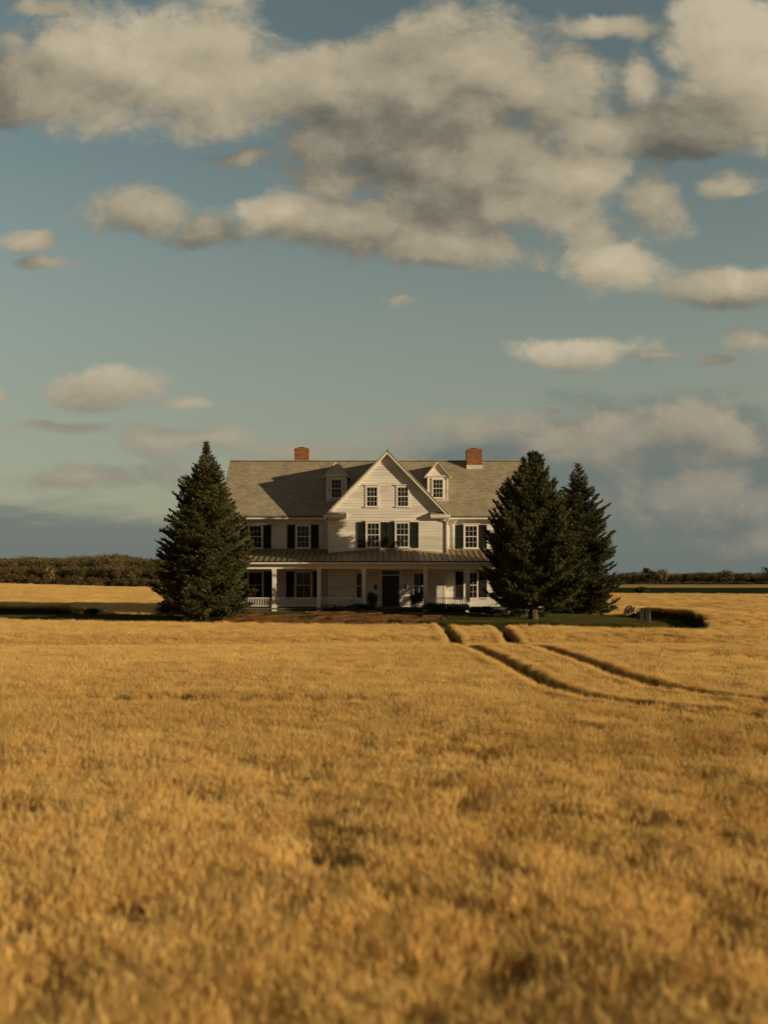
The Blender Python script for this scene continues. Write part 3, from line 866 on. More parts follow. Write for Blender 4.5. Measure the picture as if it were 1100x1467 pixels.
# ------------------------------------------------------------------ conifers
def conifer(name, x, y, H, prof, label, material, seed, n_br=250, up0=.1, up1=.75, bare=.35, tuft=.13, tw=.034, dens=1.0, bottom=.06, group=None, lat=1.0, top_k=0.0, deep=1.0, back=1.0):
    """prof: list of (height fraction, left radius, right radius)"""
    q = random.Random(seed); z0 = ground_z(x, y)
    root = empty(name, (x, y, z0), label, 'tree', group)
    def rad(t, ca):
        for (t0,l0,r0),(t1,l1,r1) in zip(prof, prof[1:]):
            if t0 <= t <= t1:
                k = (t-t0)/(t1-t0); l = l0+(l1-l0)*k; rr = r0+(r1-r0)*k
                return l*(1-ca)/2 + rr*(1+ca)/2
        return .05
    tr = MB(); fo = MB(); up = Vector((0,0,1))
    n = 12; lean = (q.uniform(-.1,.1), q.uniform(-.1,.1))
    tp = []; trd = []
    for i in range(n+1):
        t = i/n; tp.append((x+lean[0]*t+.05*math.sin(t*7+seed), y+lean[1]*t, z0-.15+(H+.15)*t)); trd.append(.25*(1-t)**.85+.012)
    trd[0] *= 1.35
    tr.tube(tp, trd, 9)
    def tuft_at(p, d, k=1.0, m=7):
        for _ in range(m):
            v = (d + Vector((q.gauss(0,.6), q.gauss(0,.6), q.gauss(.1,.5)))).normalized()
            w = v.cross(Vector((q.gauss(0,1),q.gauss(0,1),q.gauss(0,1)))).normalized()*tw*.5*q.uniform(.7,1.3)
            l = tuft*k*q.uniform(.7,1.35)
            a = p - v*l*.2
            fo.tri(a-w, a+w, a+v*l)
    for i in range(n_br):
        t = bottom + (1-bottom)*(i+q.random())/n_br
        t = min(.995, t**.93)
        az = i*2.39996 + q.gauss(0,.35)
        ca = math.cos(az); L = rad(t, ca)*q.uniform(.74,1.06)*(1 + .34*min(.5, mnoise.noise(Vector((ca*1.5, math.sin(az)*1.5, t*9+seed)))))
        L *= math.sqrt(ca*ca + ((deep if math.sin(az) < 0 else back)*math.sin(az))**2)
        if mnoise.noise(Vector((ca*2.2+9, math.sin(az)*2.2, t*12+seed))) > .36: continue
        if q.random() < .10: L *= .7
        tk = 1.0 if t < .86 else max(.35, 1-(t-.86)*5)*top_k + (1-top_k)
        if L < .04: continue
        d = Vector((ca, math.sin(az), 0))
        pitch = up0 + (up1-up0)*t**1.3 + q.gauss(0,.08)
        p0 = Vector((tp[0][0]+lean[0]*t, tp[0][1]+lean[1]*t, z0+H*t*(1-.0) - L*math.tan(pitch)*.55))
        if p0.z < z0+.15: p0.z = z0+.15
        nseg = 5; bp = [p0]
        for s in range(1, nseg+1):
            f = s/nseg
            sag = -.10*L*math.sin(f*PI)*(1-t)
            bp.append(p0 + d*L*f + up*(math.tan(pitch)*L*f*(.55+.45*f) + sag) + Vector((q.gauss(0,.02),q.gauss(0,.02),0)))
        tr.tube([tuple(p) for p in bp], [.035*(1-t*.75)*(1-s/nseg*.85)+.004 for s in range(nseg+1)], 4, cap=False)
        nl = max(4, int(L/.085*dens)); side = 1
        for k in range(nl):
            f = bare*(1-.5*t) + (1-bare*(1-.5*t))*(k+q.random())/nl
            f = min(f, .999); s = int(f*nseg); p = bp[s].lerp(bp[s+1], f*nseg-s)
            bd = (bp[s+1]-bp[s]).normalized(); sd = bd.cross(up).normalized()*side; side = -side
            ll = (.20 + .40*L*(1-f)**.7) * q.uniform(.6,1.25)*lat; ll = min(ll, 1.0)
            ld = (bd*.75 + sd*.75 + up*q.gauss(.10,.18)).normalized()
            nt = max(1, int(ll/.085))
            for j in range(nt):
                pp = p + ld*ll*(j+.6)/nt
                tuft_at(pp, (ld + up*.25).normalized(), tk, 7 if tk > .9 else 4)
        tuft_at(bp[-1], (bp[-1]-bp[-2]).normalized(), 1.2*tk, 8)
    # leader
    top = Vector(tp[-1])
    for j in range(6): tuft_at(top - up*(.09*j), up, .7, 4)
    tr.build('trunk', M['bark'], root)
    fo.build('crown', material, root)
    return root

s55 = 55/1278.; s54 = 54/1278.; s60 = 60/1278.
conifer('spruce_tree', -10.9, 55, 10.95, [(0,2.0,2.5),(.08,2.95,2.8),(.22,3.2,3.0),(.40,2.9,2.9),(.52,2.35,2.25),(.64,1.9,1.7),(.76,1.32,1.12),(.83,.85,.9),(.885,.46,.5),(.93,.22,.24),(1,.04,.04)],
        'tall spruce with a bare pointed leader, standing alone at one end of the porch', M['needle'], 11, 500, .15, .8, .25, tuft=.15, tw=.05, bottom=.04, dens=1.2, top_k=1.0)
conifer('pine_tree', 9.0, 53.6, 9.95, [(0,1.3,2.0),(.10,2.5,2.9),(.25,2.85,3.2),(.42,2.80,3.1),(.60,2.35,2.2),(.72,1.85,1.55),(.82,1.4,1.05),(.90,1.0,.72),(.96,.6,.42),(1,.2,.15)],
        'broad dense conifer with a blunt top, overlapping the end of the porch', M['needle_pine'], 23, 500, .3, 1.0, .25, tuft=.18, tw=.06, bottom=.10, dens=1.15, deep=.55, back=1.12)
conifer('fir_tree', 14.0, 64.5, 11.6, [(0,1.8,2.3),(.08,2.6,3.1),(.25,2.7,3.25),(.42,2.45,3.0),(.56,2.1,2.55),(.68,1.7,2.0),(.78,1.3,1.5),(.86,.85,1.0),(.93,.42,.5),(1,.05,.05)],
        'open-branched fir with layered upswept boughs, partly hidden behind the blunt-topped conifer', M['needle_fir'], 37, 290, .25, .6, .15, tuft=.18, tw=.06, bottom=.05, dens=1.15, lat=.9, top_k=1.0)

# ------------------------------------------------------------------ shrubs
def shrub(name, x, y, w, d, h, label, mats, seed, n=1500, leaf=.075, group=None, tops=0.0, cat='shrub', open_=0.0):
    q = random.Random(seed); z0 = ground_z(x, y); root = empty(name, (x,y,z0), label, cat, group)
    fo = MB(); st = MB()
    lobes = [(q.uniform(-.55,.55)*w/2, q.uniform(-.5,.5)*d/2, q.uniform(.35,.72)*h, q.uniform(.35,.62)) for _ in range(9)]
    for _ in range(int(n*2.2)):
        lx, ly_, lz, lr = q.choice(lobes)
        v = Vector((q.gauss(0,1), q.gauss(0,1), q.gauss(0,1))).normalized()
        k = q.random()**.4
        p = Vector((lx + v.x*w/2*lr*k, ly_ + v.y*d/2*lr*k, max(.03, lz + v.z*h*.45*lr*k)))
        mi = 1 if (tops and p.z > h*.52 and v.z > .1 and q.random() < tops) else 0
        nrm = (v + Vector((q.gauss(0,.6), q.gauss(0,.6), q.gauss(.2,.6)))).normalized()
        u = nrm.cross(Vector((q.gauss(0,1),q.gauss(0,1),q.gauss(0,1)))).normalized(); t = nrm.cross(u)
        s = leaf*q.uniform(.6,1.4)
        P = Vector((x,y,z0)) + p
        fo.quad(P-u*s*.5, P+t*s*.32, P+u*s*.5, P-t*s*.32, mi)
    for _ in range(14):
        lx, ly_, lz, lr = q.choice(lobes)
        a = Vector((x+q.uniform(-.1,.1)*w, y+q.uniform(-.1,.1)*d, z0-.03)); c = Vector((x+lx, y+ly_, z0+lz))
        m = a.lerp(c,.5)+Vector((q.gauss(0,.04),q.gauss(0,.04),.03))
        st.tube([tuple(a),tuple(m),tuple(c)], [.018,.013,.006], 5, cap=False)
    st.build('stem', M['twig'], root); fo.build('foliage', mats, root)
    return root
LD, LO, BL = M['leaf_dark'], M['leaf_olive'], M['bloom']
G = 'shrubs along the foot of the porch'
shrub('shrub', -3.1, 56.9, 2.04, 1.08, 0.55, 'low dark shrub below the railing, between the second and third lit porch posts', [LD, BL], 1, 1500, group=G)
shrub('shrub', -1.55, 56.8, 1.92, 1.08, 0.64, 'low dark shrub spreading at the foot of the porch post nearest the steps', [LD, BL], 2, 1500, group=G)
shrub('shrub', -.75, 57.0, 0.90, 0.90, 1.44, 'upright dark shrub beside the door steps, next to the lantern wall', [LD, BL], 3, 1400, group=G)
shrub('shrub', 2.05, 56.9, 1.02, 0.96, 1.55, 'tall narrow dark shrub across the steps, taller than the railing', [LD, BL], 4, 1500, group=G)
shrub('shrub', 3.3, 56.7, 1.92, 1.08, 0.66, 'dark rounded shrub under the sunlit patch of porch wall', [LD, BL], 5, 1500, group=G)
shrub('shrub', 4.75, 56.6, 1.80, 1.08, 0.69, 'flowering shrub with pale yellow heads below the railing, nearer the steps', [LO, BL], 6, 1500, tops=.6, group=G)
shrub('shrub', 6.0, 56.4, 1.56, 1.08, 0.66, 'dark low shrub between the two flowering shrubs by the porch', [LD, BL], 7, 1400, group=G)
shrub('shrub', 7.0, 56.5, 1.80, 1.08, 0.73, 'flowering shrub with pale heads half hidden by the blunt-topped conifer', [LO, BL], 8, 1500, tops=.6, group=G)
shrub('shrub', 4.2, 55.6, 3.12, 1.08, 0.43, 'long low dark mat of foliage in front of the flowering shrubs', [LD, BL], 9, 1800, group=G)
shrub('shrub', 1.4, 56.0, 1.44, 0.96, 0.36, 'knee-high dark plant at the bottom of the door steps', [LD, BL], 10, 1000, group=G)
shrub('shrub', 8.5, 56.5, 1.9, 1.1, .85, 'pale flowering shrub directly behind the trunk of the blunt-topped conifer', [LO, BL], 17, 1600, tops=.5, group=G)
shrub('shrub', 10.2, 56.6, 2.0, 1.1, .80, 'low olive shrub at the far end of the porch, behind the two conifers', [LD, LO], 18, 1600, tops=.5, group=G)
shrub('shrub', -9.4, 56.2, 1.8, 1.0, .70, 'dark bush tucked below the railing beside the lone spruce', [LD, BL], 12, 1500)
shrub('shrub', -13.6, 56.8, 1.9, 1.5, 1.3, 'squat dark bush at the outer side of the lone spruce, beside the wheat', [LD, BL], 13, 2200)
shrub('shrub', -12.6, 58.6, 2.3, 1.7, 2.0, 'loose taller bush with ragged twigs behind the squat dark bush', [LD, LO], 14, 2600, tops=.3)
shrub('shrub', -12.5, 60.7, 1.9, 1.4, 1.55, 'sunlit olive bush seen under the lowest boughs of the lone spruce', [LO, BL], 15, 2300, tops=.25)
shrub('weed_clump', -19.0, 58.5, 1.7, .8, .62, 'dark weed clump alone in the shaded grass where the lane begins', [LD, LO], 16, 900, cat='weeds')

shrub('hedge_bush', 43.5, 150, 3.0, 2.0, 1.5, 'dark bush standing alone at the near edge of the far green strip', [LD, LO], 21, 700, leaf=.3, cat='bush')

# ------------------------------------------------------------------ small things in the yard
pz0 = ground_z(-13.05, 59.6)
b = MB(); b.box(-13.11,-12.99,59.54,59.66,pz0-.1,pz0+1.05); b.hexa([(-13.13,59.52,pz0+1.05),(-12.97,59.52,pz0+1.05),(-12.97,59.68,pz0+1.05),(-13.13,59.68,pz0+1.05),(-13.06,59.59,pz0+1.12),(-13.04,59.59,pz0+1.12),(-13.04,59.61,pz0+1.12),(-13.06,59.61,pz0+1.12)])
tag(b.build('fence_post', M['pale_wood']), 'pale square wooden post catching the sun beside the spruce', 'post')

# weathered board gate section
gx, gy = 15.3, 52.6; gz = ground_z(gx, gy)
g = empty('gate_section', (gx,gy,gz), 'short weathered section of upright boards standing alone in the lawn', 'gate')
q = random.Random(4)
for x0, n in ((-.24, 3), (.10, 3)):
    for k in range(n):
        b = MB(); xa = gx+x0+k*.088; h = .92+q.uniform(-.07,.08)
        if k == 0: h -= .08
        b.hexa([(xa,gy-.02,gz-.1),(xa+.08,gy-.02,gz-.1),(xa+.08,gy+.02,gz-.1),(xa,gy+.02,gz-.1),
                (xa+.01,gy-.02+.03,gz+h),(xa+.075,gy-.02+.03,gz+h-.05),(xa+.075,gy+.05,gz+h-.05),(xa+.01,gy+.05,gz+h)])
        b.build('board', M['old_wood'], g)
for xa, h in ((-.33,.72),(.03,.78),(.41,.74)):
    b = MB(); b.box(gx+xa-.02, gx+xa+.02, gy+.055, gy+.10, gz-.1, gz+h); b.build('post', M['pale_wood'], g)
for zz in (.22,.6):
    b = MB(); b.box(gx-.33, gx+.41, gy+.03, gy+.052, gz+zz, gz+zz+.06); b.build('rail', M['old_wood'], g)

# old farm cart: one spoked wheel leaning, a hub box and a slanting shaft
cx, cy = 16.55, 60.2; cz = ground_z(cx, cy)
c = empty('farm_cart', (cx,cy,cz), 'broken old wooden cart with a dark wheel and one shaft resting on the grass', 'cart')
def ring(b, ctr, R, w, th, tilt, n=22):
    rot = Matrix.Rotation(tilt[0],3,'Z') @ Matrix.Rotation(tilt[1],3,'X')
    P = []
    for i in range(n):
        a = 2*PI*i/n; row = []
        for rr, yy in ((R-th,-w/2),(R,-w/2),(R,w/2),(R-th,w/2)):
            row.append(Vector(ctr) + rot @ Vector((math.cos(a)*rr, yy, math.sin(a)*rr)))
        P.append(row)
    for i in range(n):
        A, B = P[i], P[(i+1)%n]
        for k in range(4): b.quad(A[k], A[(k+1)%4], B[(k+1)%4], B[k])
    for i in range(10):
        a = 2*PI*i/10; e = Vector(ctr) + rot @ Vector((math.cos(a)*(R-th), 0, math.sin(a)*(R-th)))
        b.bar(tuple(ctr), tuple(e), .035)
    return rot
for dx, dy, tl in ((-.12,-.25,(.55,.12)), (.12,.35,(.55,-.05))):
    b = MB(); ctr = (cx+dx, cy+dy, cz+.40); rot = ring(b, ctr, .42, .06, .06, tl)
    ax = rot @ Vector((0,1,0))
    w = b.build('wheel', M['old_wood'], c)
    b = MB(); b.tube([tuple(Vector(ctr)-ax*.1), tuple(Vector(ctr)+ax*.1)], [.075,.065], 10); b.build('hub', M['old_wood'], w)
b = MB(); b.bar((cx-.12,cy-.25,cz+.40),(cx+.12,cy+.35,cz+.40), .07); b.build('axle', M['old_wood'], c)
b = MB(); b.bar((cx-.28,cy-.30,cz+.20),(cx+.48,cy-.1,cz+.50), .11, .05); b.build('shaft', M['pale_wood'], c)
b = MB(); b.hexa([(cx-.2,cy-.2,cz+.36),(cx+.25,cy-.2,cz+.46),(cx+.25,cy+.3,cz+.46),(cx-.2,cy+.3,cz+.36),(cx-.22,cy-.22,cz+.52),(cx+.2,cy-.22,cz+.60),(cx+.2,cy+.3,cz+.60),(cx-.22,cy+.3,cz+.52)]); b.build('bed', M['old_wood'], c)
b = MB(); b.bar((cx+.12,cy,cz+.5),(cx+.10,cy,cz+.86),.06); b.bar((cx+.32,cy+.1,cz+.42),(cx+.36,cy+.1,cz+.74),.05); b.build('stake', M['old_wood'], c)

# ------------------------------------------------------------------ far woods
def wood_tree_mesh(b, q, H, R, mi_leaf=0, mi_twig=1, n=520, leaf=.34, trunk=True, ox=0, oy=0, oz=0):
    if trunk:
        b.tube([(ox,oy,oz-.6),(ox+q.gauss(0,.1),oy,oz+H*.45),(ox+q.gauss(0,.2),oy,oz+H*.9)], [.16*H/6,.10*H/6,.02], 5, mi_twig, cap=False)
        for _ in range(11):
            a = q.uniform(0,2*PI); h0 = q.uniform(.2,.7)*H; l = R*q.uniform(.5,1.0)
            b.tube([(ox,oy,oz+h0),(ox+math.cos(a)*l*.6,oy+math.sin(a)*l*.6,oz+h0+H*.14),(ox+math.cos(a)*l,oy+math.sin(a)*l,oz+h0+H*.30)], [.06*H/6,.035*H/6,.012], 4, mi_twig, cap=False)
    lob = [(q.uniform(-.6,.6)*R, q.uniform(-.6,.6)*R, q.uniform(.32,.86)*H, q.uniform(.28,.5)*R) for _ in range(11)]
    for _ in range(n):
        lx, ly_, lz, lr = q.choice(lob)
        v = Vector((q.gauss(0,1),q.gauss(0,1),q.gauss(0,1))).normalized(); k = q.random()**.5
        P = Vector((ox+lx, oy+ly_, oz+lz)) + Vector((v.x*lr, v.y*lr, v.z*lr*.9))*k
        nrm = (v + Vector((q.gauss(0,.6),q.gauss(0,.6),q.gauss(0,.6)))).normalized()
        u = nrm.cross(Vector((q.gauss(0,1),q.gauss(0,1),q.gauss(0,1)))).normalized(); t = nrm.cross(u); s = leaf*q.uniform(.5,1.3)
        b.quad(P-u*s*.5, P+t*s*.36, P+u*s*.5, P-t*s*.36, mi_leaf)
M['wood_leaf'] = tint_mat('autumn_leaves', (.055,.052,.02), (.20,.14,.055), .25)
M['wood_twig'] = mat('grey_twigs', (.07,.05,.035), (.12,.09,.065), 3, .9)
protos = []
for i in range(6):
    b = MB(); q = random.Random(500+i)
    wood_tree_mesh(b, q, 6.0, q.uniform(2.0,2.9), n=1000 if i < 4 else 260, leaf=.27)
    protos.append(bpy.data.objects.new('wood_tree', b.mesh('wood_tree', [M['wood_leaf'], M['wood_twig']])))
TC = proto_collection('wood_trees', protos)
pts = []; q = random.Random(77)
for _ in range(2500):
    x = q.uniform(-190, -10); y = q.uniform(186, 262)
    px = 550+1278*x/y
    h = 1.0 + .10*nz(px*.02, 0, 1.0, 2) + .16*math.exp(-((px-135)/45)**2)*(1 if y > 225 else .3)
    base = ground_z(x, y); zt = 2.7 + (29 + 3*nz(px*.015, 1.0, 1.0))/1278*y
    k = (zt-base)/6.0*h*q.uniform(.84,1.0)
    if y < 196: k *= .75
    i = q.randrange(4) if q.random() < .82 else q.randrange(4,6)
    pts.append((x, y, base-.2, 0,0,q.uniform(0,2*PI), k*q.uniform(.9,1.25), k*q.uniform(.9,1.25), k, i, .45+.5*nz(x,y,.05,3)+q.uniform(-.25,.25)))
for _ in range(700):
    x = q.uniform(-190, -8); y = q.uniform(181, 190); k = q.uniform(.35,.55)
    pts.append((x, y, ground_z(x,y)-.9, 0,0,q.uniform(0,2*PI), k*1.5, k*1.5, k, q.randrange(4), .4+.5*nz(x,y,.05,3)+q.uniform(-.25,.25)))
scatter('woods', pts, TC, 'brown autumn woods along the rise beyond the wheat', cat='woods')
pts = []
for _ in range(1900):
    x = q.uniform(-10, 250); y = q.uniform(285, 350)
    px = 550+1278*x/y
    base = ground_z(x, y); zt = 2.7 + (7 + 3*nz(px*.02, 5.0, 1.0))/1278*y
    k = (zt-base)/6.0*q.uniform(.66,1.02)
    i = q.randrange(4) if q.random() < .8 else q.randrange(4,6)
    pts.append((x, y, base-.2, 0,0,q.uniform(0,2*PI), k*q.uniform(.9,1.4), k*q.uniform(.9,1.4), k, i, .42+.5*nz(x,y,.04,9)+q.uniform(-.25,.25)))
for _ in range(700):
    x = q.uniform(-10, 230); y = q.uniform(277, 288); k = q.uniform(.28,.42)
    pts.append((x, y, ground_z(x,y)-.8, 0,0,q.uniform(0,2*PI), k*1.8, k*1.8, k, q.randrange(4), .3+.5*nz(x,y,.04,9)+q.uniform(-.25,.25)))
scatter('woods', pts, TC, 'low brown hedgerow woods beyond the dark green field', cat='woods')

M['far_dark'] = mat('far_dark_leaves', (.025,.03,.014), (.06,.06,.026), .5, .8, transl=.15)
M['far_gold'] = mat('far_gold_leaves', (.14,.095,.03), (.25,.17,.06), .5, .8, transl=.2)
M['far_brown'] = mat('far_brown_leaves', (.06,.045,.022), (.13,.09,.045), .5, .8, transl=.2)
def far_tree(px, Y, ptop, R, material, label, seed, n=900):
    x = (px-550)/1278*Y; z0 = ground_z(x, Y); H = 2.7-(ptop-825)/1278*Y - z0
    t = empty('hedgerow_tree', (x,Y,z0), label, 'tree', 'trees standing above the far woods')
    b = MB(); q = random.Random(seed); wood_tree_mesh(b, q, H, R, n=n, leaf=.5, trunk=False, ox=x, oy=Y, oz=z0); b.build('crown', material, t)
    b = MB(); wood_tree_mesh(b, q, H, R, 0, 0, n=0, trunk=True, ox=x, oy=Y, oz=z0); b.build('trunk', M['wood_twig'], t)
far_tree(931, 282, 811, 2.6, M['far_dark'], 'round dark green tree rising above the hedgerow, next to a golden one', 1)
far_tree(948, 283, 811.5, 2.5, M['far_gold'], 'golden-leaved tree rising above the hedgerow beside the round dark one', 2)
far_tree(1040, 284, 816, 3.0, M['far_brown'], 'brown thin-crowned tree standing above the middle of the hedgerow', 3, 600)
far_tree(1103, 284, 811, 3.2, M['far_brown'], 'large brown tree cut by the photo edge above the hedgerow', 4, 800)
far_tree(72, 184, 812, 1.3, M['far_gold'], 'slim golden sapling in front of the brown woods, at the top of the wheat rise', 5, 220)

# ------------------------------------------------------------------ camera
cam = bpy.data.cameras.new('camera'); co = bpy.data.objects.new('camera', cam); COL.objects.link(co)
co.location = (0, 0, 2.7); co.rotation_euler = (PI/2, 0, 0)
cam.sensor_fit = 'HORIZONTAL'; cam.sensor_width = 24; cam.lens = 24*1278/1100
cam.shift_y = 91.5/1100; cam.clip_end = 6000; cam.clip_start = .05
cam.dof.use_dof = True; cam.dof.focus_distance = 57; cam.dof.aperture_fstop = .52
sc.camera = co

# ------------------------------------------------------------------ sun + sky
SUN = Vector((9.326, -3.85, 1.95)).normalized()
sl = bpy.data.lights.new('sun', 'SUN'); so = bpy.data.objects.new('sun', sl); COL.objects.link(so)
so.rotation_euler = SUN.to_track_quat('Z', 'Y').to_euler()
sl.energy = 5.0; sl.angle = math.radians(.5); sl.color = (1.0, .78, .48)

w = bpy.data.worlds.new('World'); sc.world = w; w.use_nodes = True
nt = w.node_tree; N, L = nt.nodes, nt.links
bg = N['Background']; bg.inputs['Strength'].default_value = .1
sky = N.new('ShaderNodeTexSky'); sky.sky_type = 'NISHITA'; sky.sun_disc = False
sky.sun_elevation = math.asin(SUN.z); sky.sun_rotation = math.atan2(SUN.x, SUN.y)
sky.air_density = 1.0; sky.dust_density = 1.5; sky.ozone_density = 1.0
def mth(op, a, b=None, c=None, clamp=False, tree=None):
    n = (tree or nt).nodes.new('ShaderNodeMath'); n.operation = op; n.use_clamp = clamp
    for i, v in enumerate((a, b, c)):
        if v is None: continue
        if isinstance(v, (int, float)): n.inputs[i].default_value = v
        else: (tree or nt).links.new(v, n.inputs[i])
    return n.outputs[0]
def vmth(op, a, b=None, c=None, tree=None, out=0):
    n = (tree or nt).nodes.new('ShaderNodeVectorMath'); n.operation = op
    for i, v in enumerate((a, b, c)):
        if v is None: continue
        if isinstance(v, (tuple, list)): n.inputs[i].default_value = v
        else: (tree or nt).links.new(v, n.inputs[i])
    return n.outputs[out]
# cloud field as a node group over a sky chart (U right of north, V above the horizon, from the view direction only)
CL = [ # cx, cy, rx, ry, strength, tone  (chart units x1100)
 (205,90,205,95,1.1,.74),(330,125,175,72,1.1,.64),(110,140,130,56,.9,.6),(15,125,90,66,.95,.28),
 (480,115,150,68,1.1,.52),(600,150,205,90,1.2,.40),(695,100,140,92,1.05,.6),(775,135,125,76,1,.55),(560,215,160,70,1.1,.34),(690,235,180,72,1.1,.40),(500,262,110,42,.9,.45),(620,278,150,46,1,.40),
 (825,258,92,62,1.05,.74),(740,285,170,48,1,.6),(545,320,220,54,1,.42),(408,302,90,36,1,.74),(640,355,140,36,.85,.5),
 (1050,60,98,128,1.0,.84),(1085,165,70,62,.9,.6),(985,175,110,55,1.1,.22),(915,120,34,44,.85,.62),(865,185,90,38,.9,.5),(940,280,55,52,.85,.5),(1035,262,64,18,.65,.5),(860,330,45,34,.6,.5),
 (850,38,115,20,.75,.45),(320,2,44,12,.6,.4),(70,16,64,14,.6,.4),(30,60,30,22,.6,.5),
 (880,385,66,48,1.15,.78),(1030,405,125,34,.9,.45),(840,498,105,26,.95,.62),(150,552,98,34,.9,.56),(265,574,54,15,.8,.55),
 (205,300,96,36,.8,.46),(295,328,60,28,.65,.3),(40,345,44,22,.7,.42),(60,380,50,11,.65,.42),(345,222,60,12,.55,.3),(1090,490,44,20,.45,.4),
 (900,625,310,50,.66,.48),(700,615,150,30,.5,.45),(990,712,170,42,.62,.48),(1085,775,110,22,.45,.48),(285,632,120,22,.65,.5),(95,615,90,13,.6,.5),
 (780,583,24,7,.6,.2),(575,430,22,8,.32,.35),(1010,520,40,9,.35,.35),(0,558,20,16,.7,.5),(420,650,130,26,.55,.5),(120,690,170,16,.45,.45),(930,510,50,10,.5,.3),
]
cg = bpy.data.node_groups.new('cloud_field', 'ShaderNodeTree')
cg.interface.new_socket('P', in_out='INPUT', socket_type='NodeSocketVector')
cg.interface.new_socket('Mass', in_out='OUTPUT', socket_type='NodeSocketFloat')
cg.interface.new_socket('Puff', in_out='OUTPUT', socket_type='NodeSocketFloat')
cg.interface.new_socket('Tone', in_out='OUTPUT', socket_type='NodeSocketFloat')
gi = cg.nodes.new('NodeGroupInput'); go = cg.nodes.new('NodeGroupOutput'); P = gi.outputs[0]
def noise_n(vec, scale, detail, rough=.55, dist=0.0, tree=cg, color=False):
    n = tree.nodes.new('ShaderNodeTexNoise'); n.inputs['Scale'].default_value = scale; n.inputs['Detail'].default_value = detail
    n.inputs['Roughness'].default_value = rough; n.inputs['Distortion'].default_value = dist
    tree.links.new(vec, n.inputs['Vector']); return n.outputs['Color' if color else 'Fac']
wv = vmth('SUBTRACT', noise_n(vmth('MULTIPLY', P, (1,1.5,1), tree=cg), 6, 6, color=True), (.5,.5,.5), tree=cg)
Pw = vmth('MULTIPLY_ADD', wv, (.095,.065,0), P, tree=cg)
acc = None; tw_ = None; tt_ = None
for cx_, cy_, rx, ry, am, tone_ in CL:
    ux, vy = (cx_-550)/1100, (825-cy_)/1100; sx_, sy_ = 1100/rx, 1100/ry
    q_ = vmth('MULTIPLY_ADD', Pw, (sx_, sy_, 0), (-ux*sx_, -vy*sy_, 0), tree=cg)
    ln = vmth('LENGTH', q_, tree=cg, out=1)
    val = mth('MULTIPLY_ADD', ln, -am, am, tree=cg)
    wt_ = mth('MAXIMUM', mth('MULTIPLY_ADD', ln, -1.0/1.25, 1.0, tree=cg), .0005, tree=cg); wt_ = mth('MULTIPLY', wt_, wt_, tree=cg)
    tw_ = wt_ if tw_ is None else mth('ADD', tw_, wt_, tree=cg)
    tt_ = mth('MULTIPLY', wt_, tone_, tree=cg) if tt_ is None else mth('MULTIPLY_ADD', wt_, tone_, tt_, tree=cg)
    if acc is None: acc = val
    else:
        acc = mth('SMOOTH_MAX', acc, val, .25, tree=cg)
fb = noise_n(vmth('MULTIPLY', P, (1,1.35,1), tree=cg), 8, 12, .60, .3)
vo = cg.nodes.new('ShaderNodeTexVoronoi'); vo.feature = 'F1'; vo.inputs['Scale'].default_value = 11; vo.inputs['Detail'].default_value = 4; vo.inputs['Roughness'].default_value = .55; vo.inputs['Lacunarity'].default_value = 2.2
cg.links.new(vmth('MULTIPLY_ADD', Pw, (1,1.3,0), vmth('MULTIPLY', wv, (.05,.05,0), tree=cg), tree=cg), vo.inputs['Vector'])
bil = mth('MULTIPLY_ADD', vo.outputs['Distance'], -.55, .78, tree=cg)
puff = mth('MULTIPLY_ADD', fb, .68, mth('MULTIPLY', bil, .32, tree=cg), tree=cg)
cg.links.new(acc, go.inputs[0]); cg.links.new(puff, go.inputs[1]); cg.links.new(mth('DIVIDE', tt_, tw_, tree=cg), go.inputs[2])

tcw = N.new('ShaderNodeTexCoord'); sp = N.new('ShaderNodeSeparateXYZ'); L.new(tcw.outputs['Generated'], sp.inputs[0])
ys_ = mth('MAXIMUM', sp.outputs['Y'], .08)
U = mth('MULTIPLY', mth('DIVIDE', sp.outputs['X'], ys_), 1278/1100); V = mth('MULTIPLY', mth('DIVIDE', sp.outputs['Z'], ys_), 1278/1100)
cb_ = N.new('ShaderNodeCombineXYZ'); L.new(U, cb_.inputs[0]); L.new(V, cb_.inputs[1]); PW = cb_.outputs[0]
def field(vec):
    g = N.new('ShaderNodeGroup'); g.node_tree = cg; L.new(vec, g.inputs[0]); return g.outputs[0], g.outputs[1], g.outputs[2]
m0, p0, t0 = field(PW)
m1, p1, t1 = field(vmth('ADD', PW, (.020, .030, 0)))
d0 = mth('MULTIPLY_ADD', mth('SUBTRACT', p0, .5), 2.15, m0)
def smooth(x, a, b_):
    n = N.new('ShaderNodeMapRange'); n.interpolation_type = 'SMOOTHSTEP'; n.inputs['From Min'].default_value = a; n.inputs['From Max'].default_value = b_
    L.new(x, n.inputs['Value']); return n.outputs['Result']
ahead = smooth(sp.outputs['Y'], .1, .3)
dens = mth('MULTIPLY', smooth(d0, -.38, .20), ahead)
lit = mth('MULTIPLY_ADD', mth('SUBTRACT', m0, m1), .30, t0)
lit = mth('MULTIPLY_ADD', mth('SUBTRACT', p0, p1), .80, lit)
lit = mth('MULTIPLY_ADD', mth('SUBTRACT', p0, .5), .16, lit)
cr = N.new('ShaderNodeValToRGB'); L.new(lit, cr.inputs['Fac'])
e = cr.color_ramp.elements; e[0].position = .12; e[0].color = (.12,.112,.088,1); e[1].position = .98; e[1].color = (.56,.485,.345,1)
for pos, c_ in ((.32,(.215,.19,.14,1)),(.5,(.34,.292,.205,1)),(.74,(.46,.39,.265,1))):
    x_ = e.new(pos); x_.color = c_
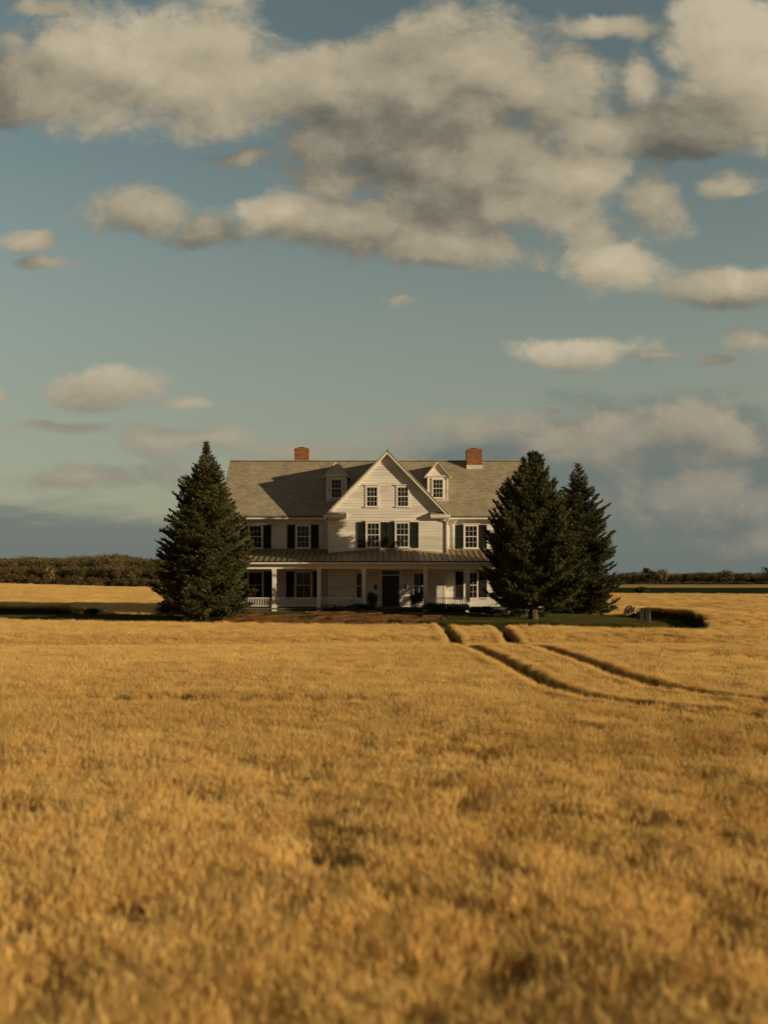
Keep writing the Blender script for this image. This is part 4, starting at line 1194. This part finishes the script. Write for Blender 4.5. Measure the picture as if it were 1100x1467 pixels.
def mixc(f, a, b_):
    n = N.new('ShaderNodeMix'); n.data_type = 'RGBA'; n.clamp_factor = True
    for s_, v in (('Factor', f), ('A', a), ('B', b_)):
        if isinstance(v, (int, float)): n.inputs[s_].default_value = v
        elif isinstance(v, tuple): n.inputs[s_].default_value = v
        else: L.new(v, n.inputs[s_])
    return n.outputs['Result']
def scale(c, k):
    n = N.new('ShaderNodeVectorMath'); n.operation = 'MULTIPLY'; L.new(c, n.inputs[0]); n.inputs[1].default_value = k; return n.outputs[0]
CS = 9.2    # cloud radiance is written for a background strength of 0.1
skyc = scale(sky.outputs['Color'], (1.25, 1.12, .80))
# broken grey cloud added outside the view (beside, above, behind) to cut ambient light
oc = smooth(noise_n(tcw.outputs['Generated'], 2.2, 7, .6, .3, tree=nt), .30, .46)
oc = mth('MULTIPLY', mth('MULTIPLY', oc, mth('SUBTRACT', 1, ahead)), .95)
skyc = mixc(oc, skyc, (.095*CS,.088*CS,.075*CS,1))
# thin grey-buff haze layer of cloud near the horizon
skyc = mixc(mth('MULTIPLY', mth('MULTIPLY', smooth(V, .60, .08), ahead), .66), skyc, (.262*CS,.268*CS,.215*CS,1))
# far cloud bank low over the horizon
nb = noise_n(vmth('MULTIPLY', PW, (1,4.5,1)), 4, 8, .6, .3, tree=nt)
bank = smooth(mth('ADD', mth('MULTIPLY_ADD', mth('SUBTRACT', nb, .5), .16, mth('MULTIPLY', V, -1)), mth('MULTIPLY', smooth(U, -.20, .28), .135)), -.115, -.055)
bank = mth('MULTIPLY', mth('MULTIPLY', bank, ahead), .85)
col = mixc(bank, skyc, (.135*CS,.165*CS,.160*CS,1))
ccol = scale(cr.outputs['Color'], (CS, CS, CS))
# clouds near the horizon are seen through more air
far = mth('MULTIPLY', smooth(V, .34, .08), .58)
ccol = mixc(far, ccol, (.215*CS,.218*CS,.195*CS,1))
col = mixc(mth('MULTIPLY', dens, .93), col, ccol)
L.new(col, bg.inputs['Color'])

sc.view_settings.view_transform = 'Standard'; sc.view_settings.look = 'None'
sc.view_settings.exposure = .14; sc.view_settings.gamma = 1
sc.render.engine = 'CYCLES'
sc.cycles.max_bounces = 8; sc.cycles.transparent_max_bounces = 8; sc.cycles.diffuse_bounces = 5; sc.cycles.glossy_bounces = 2
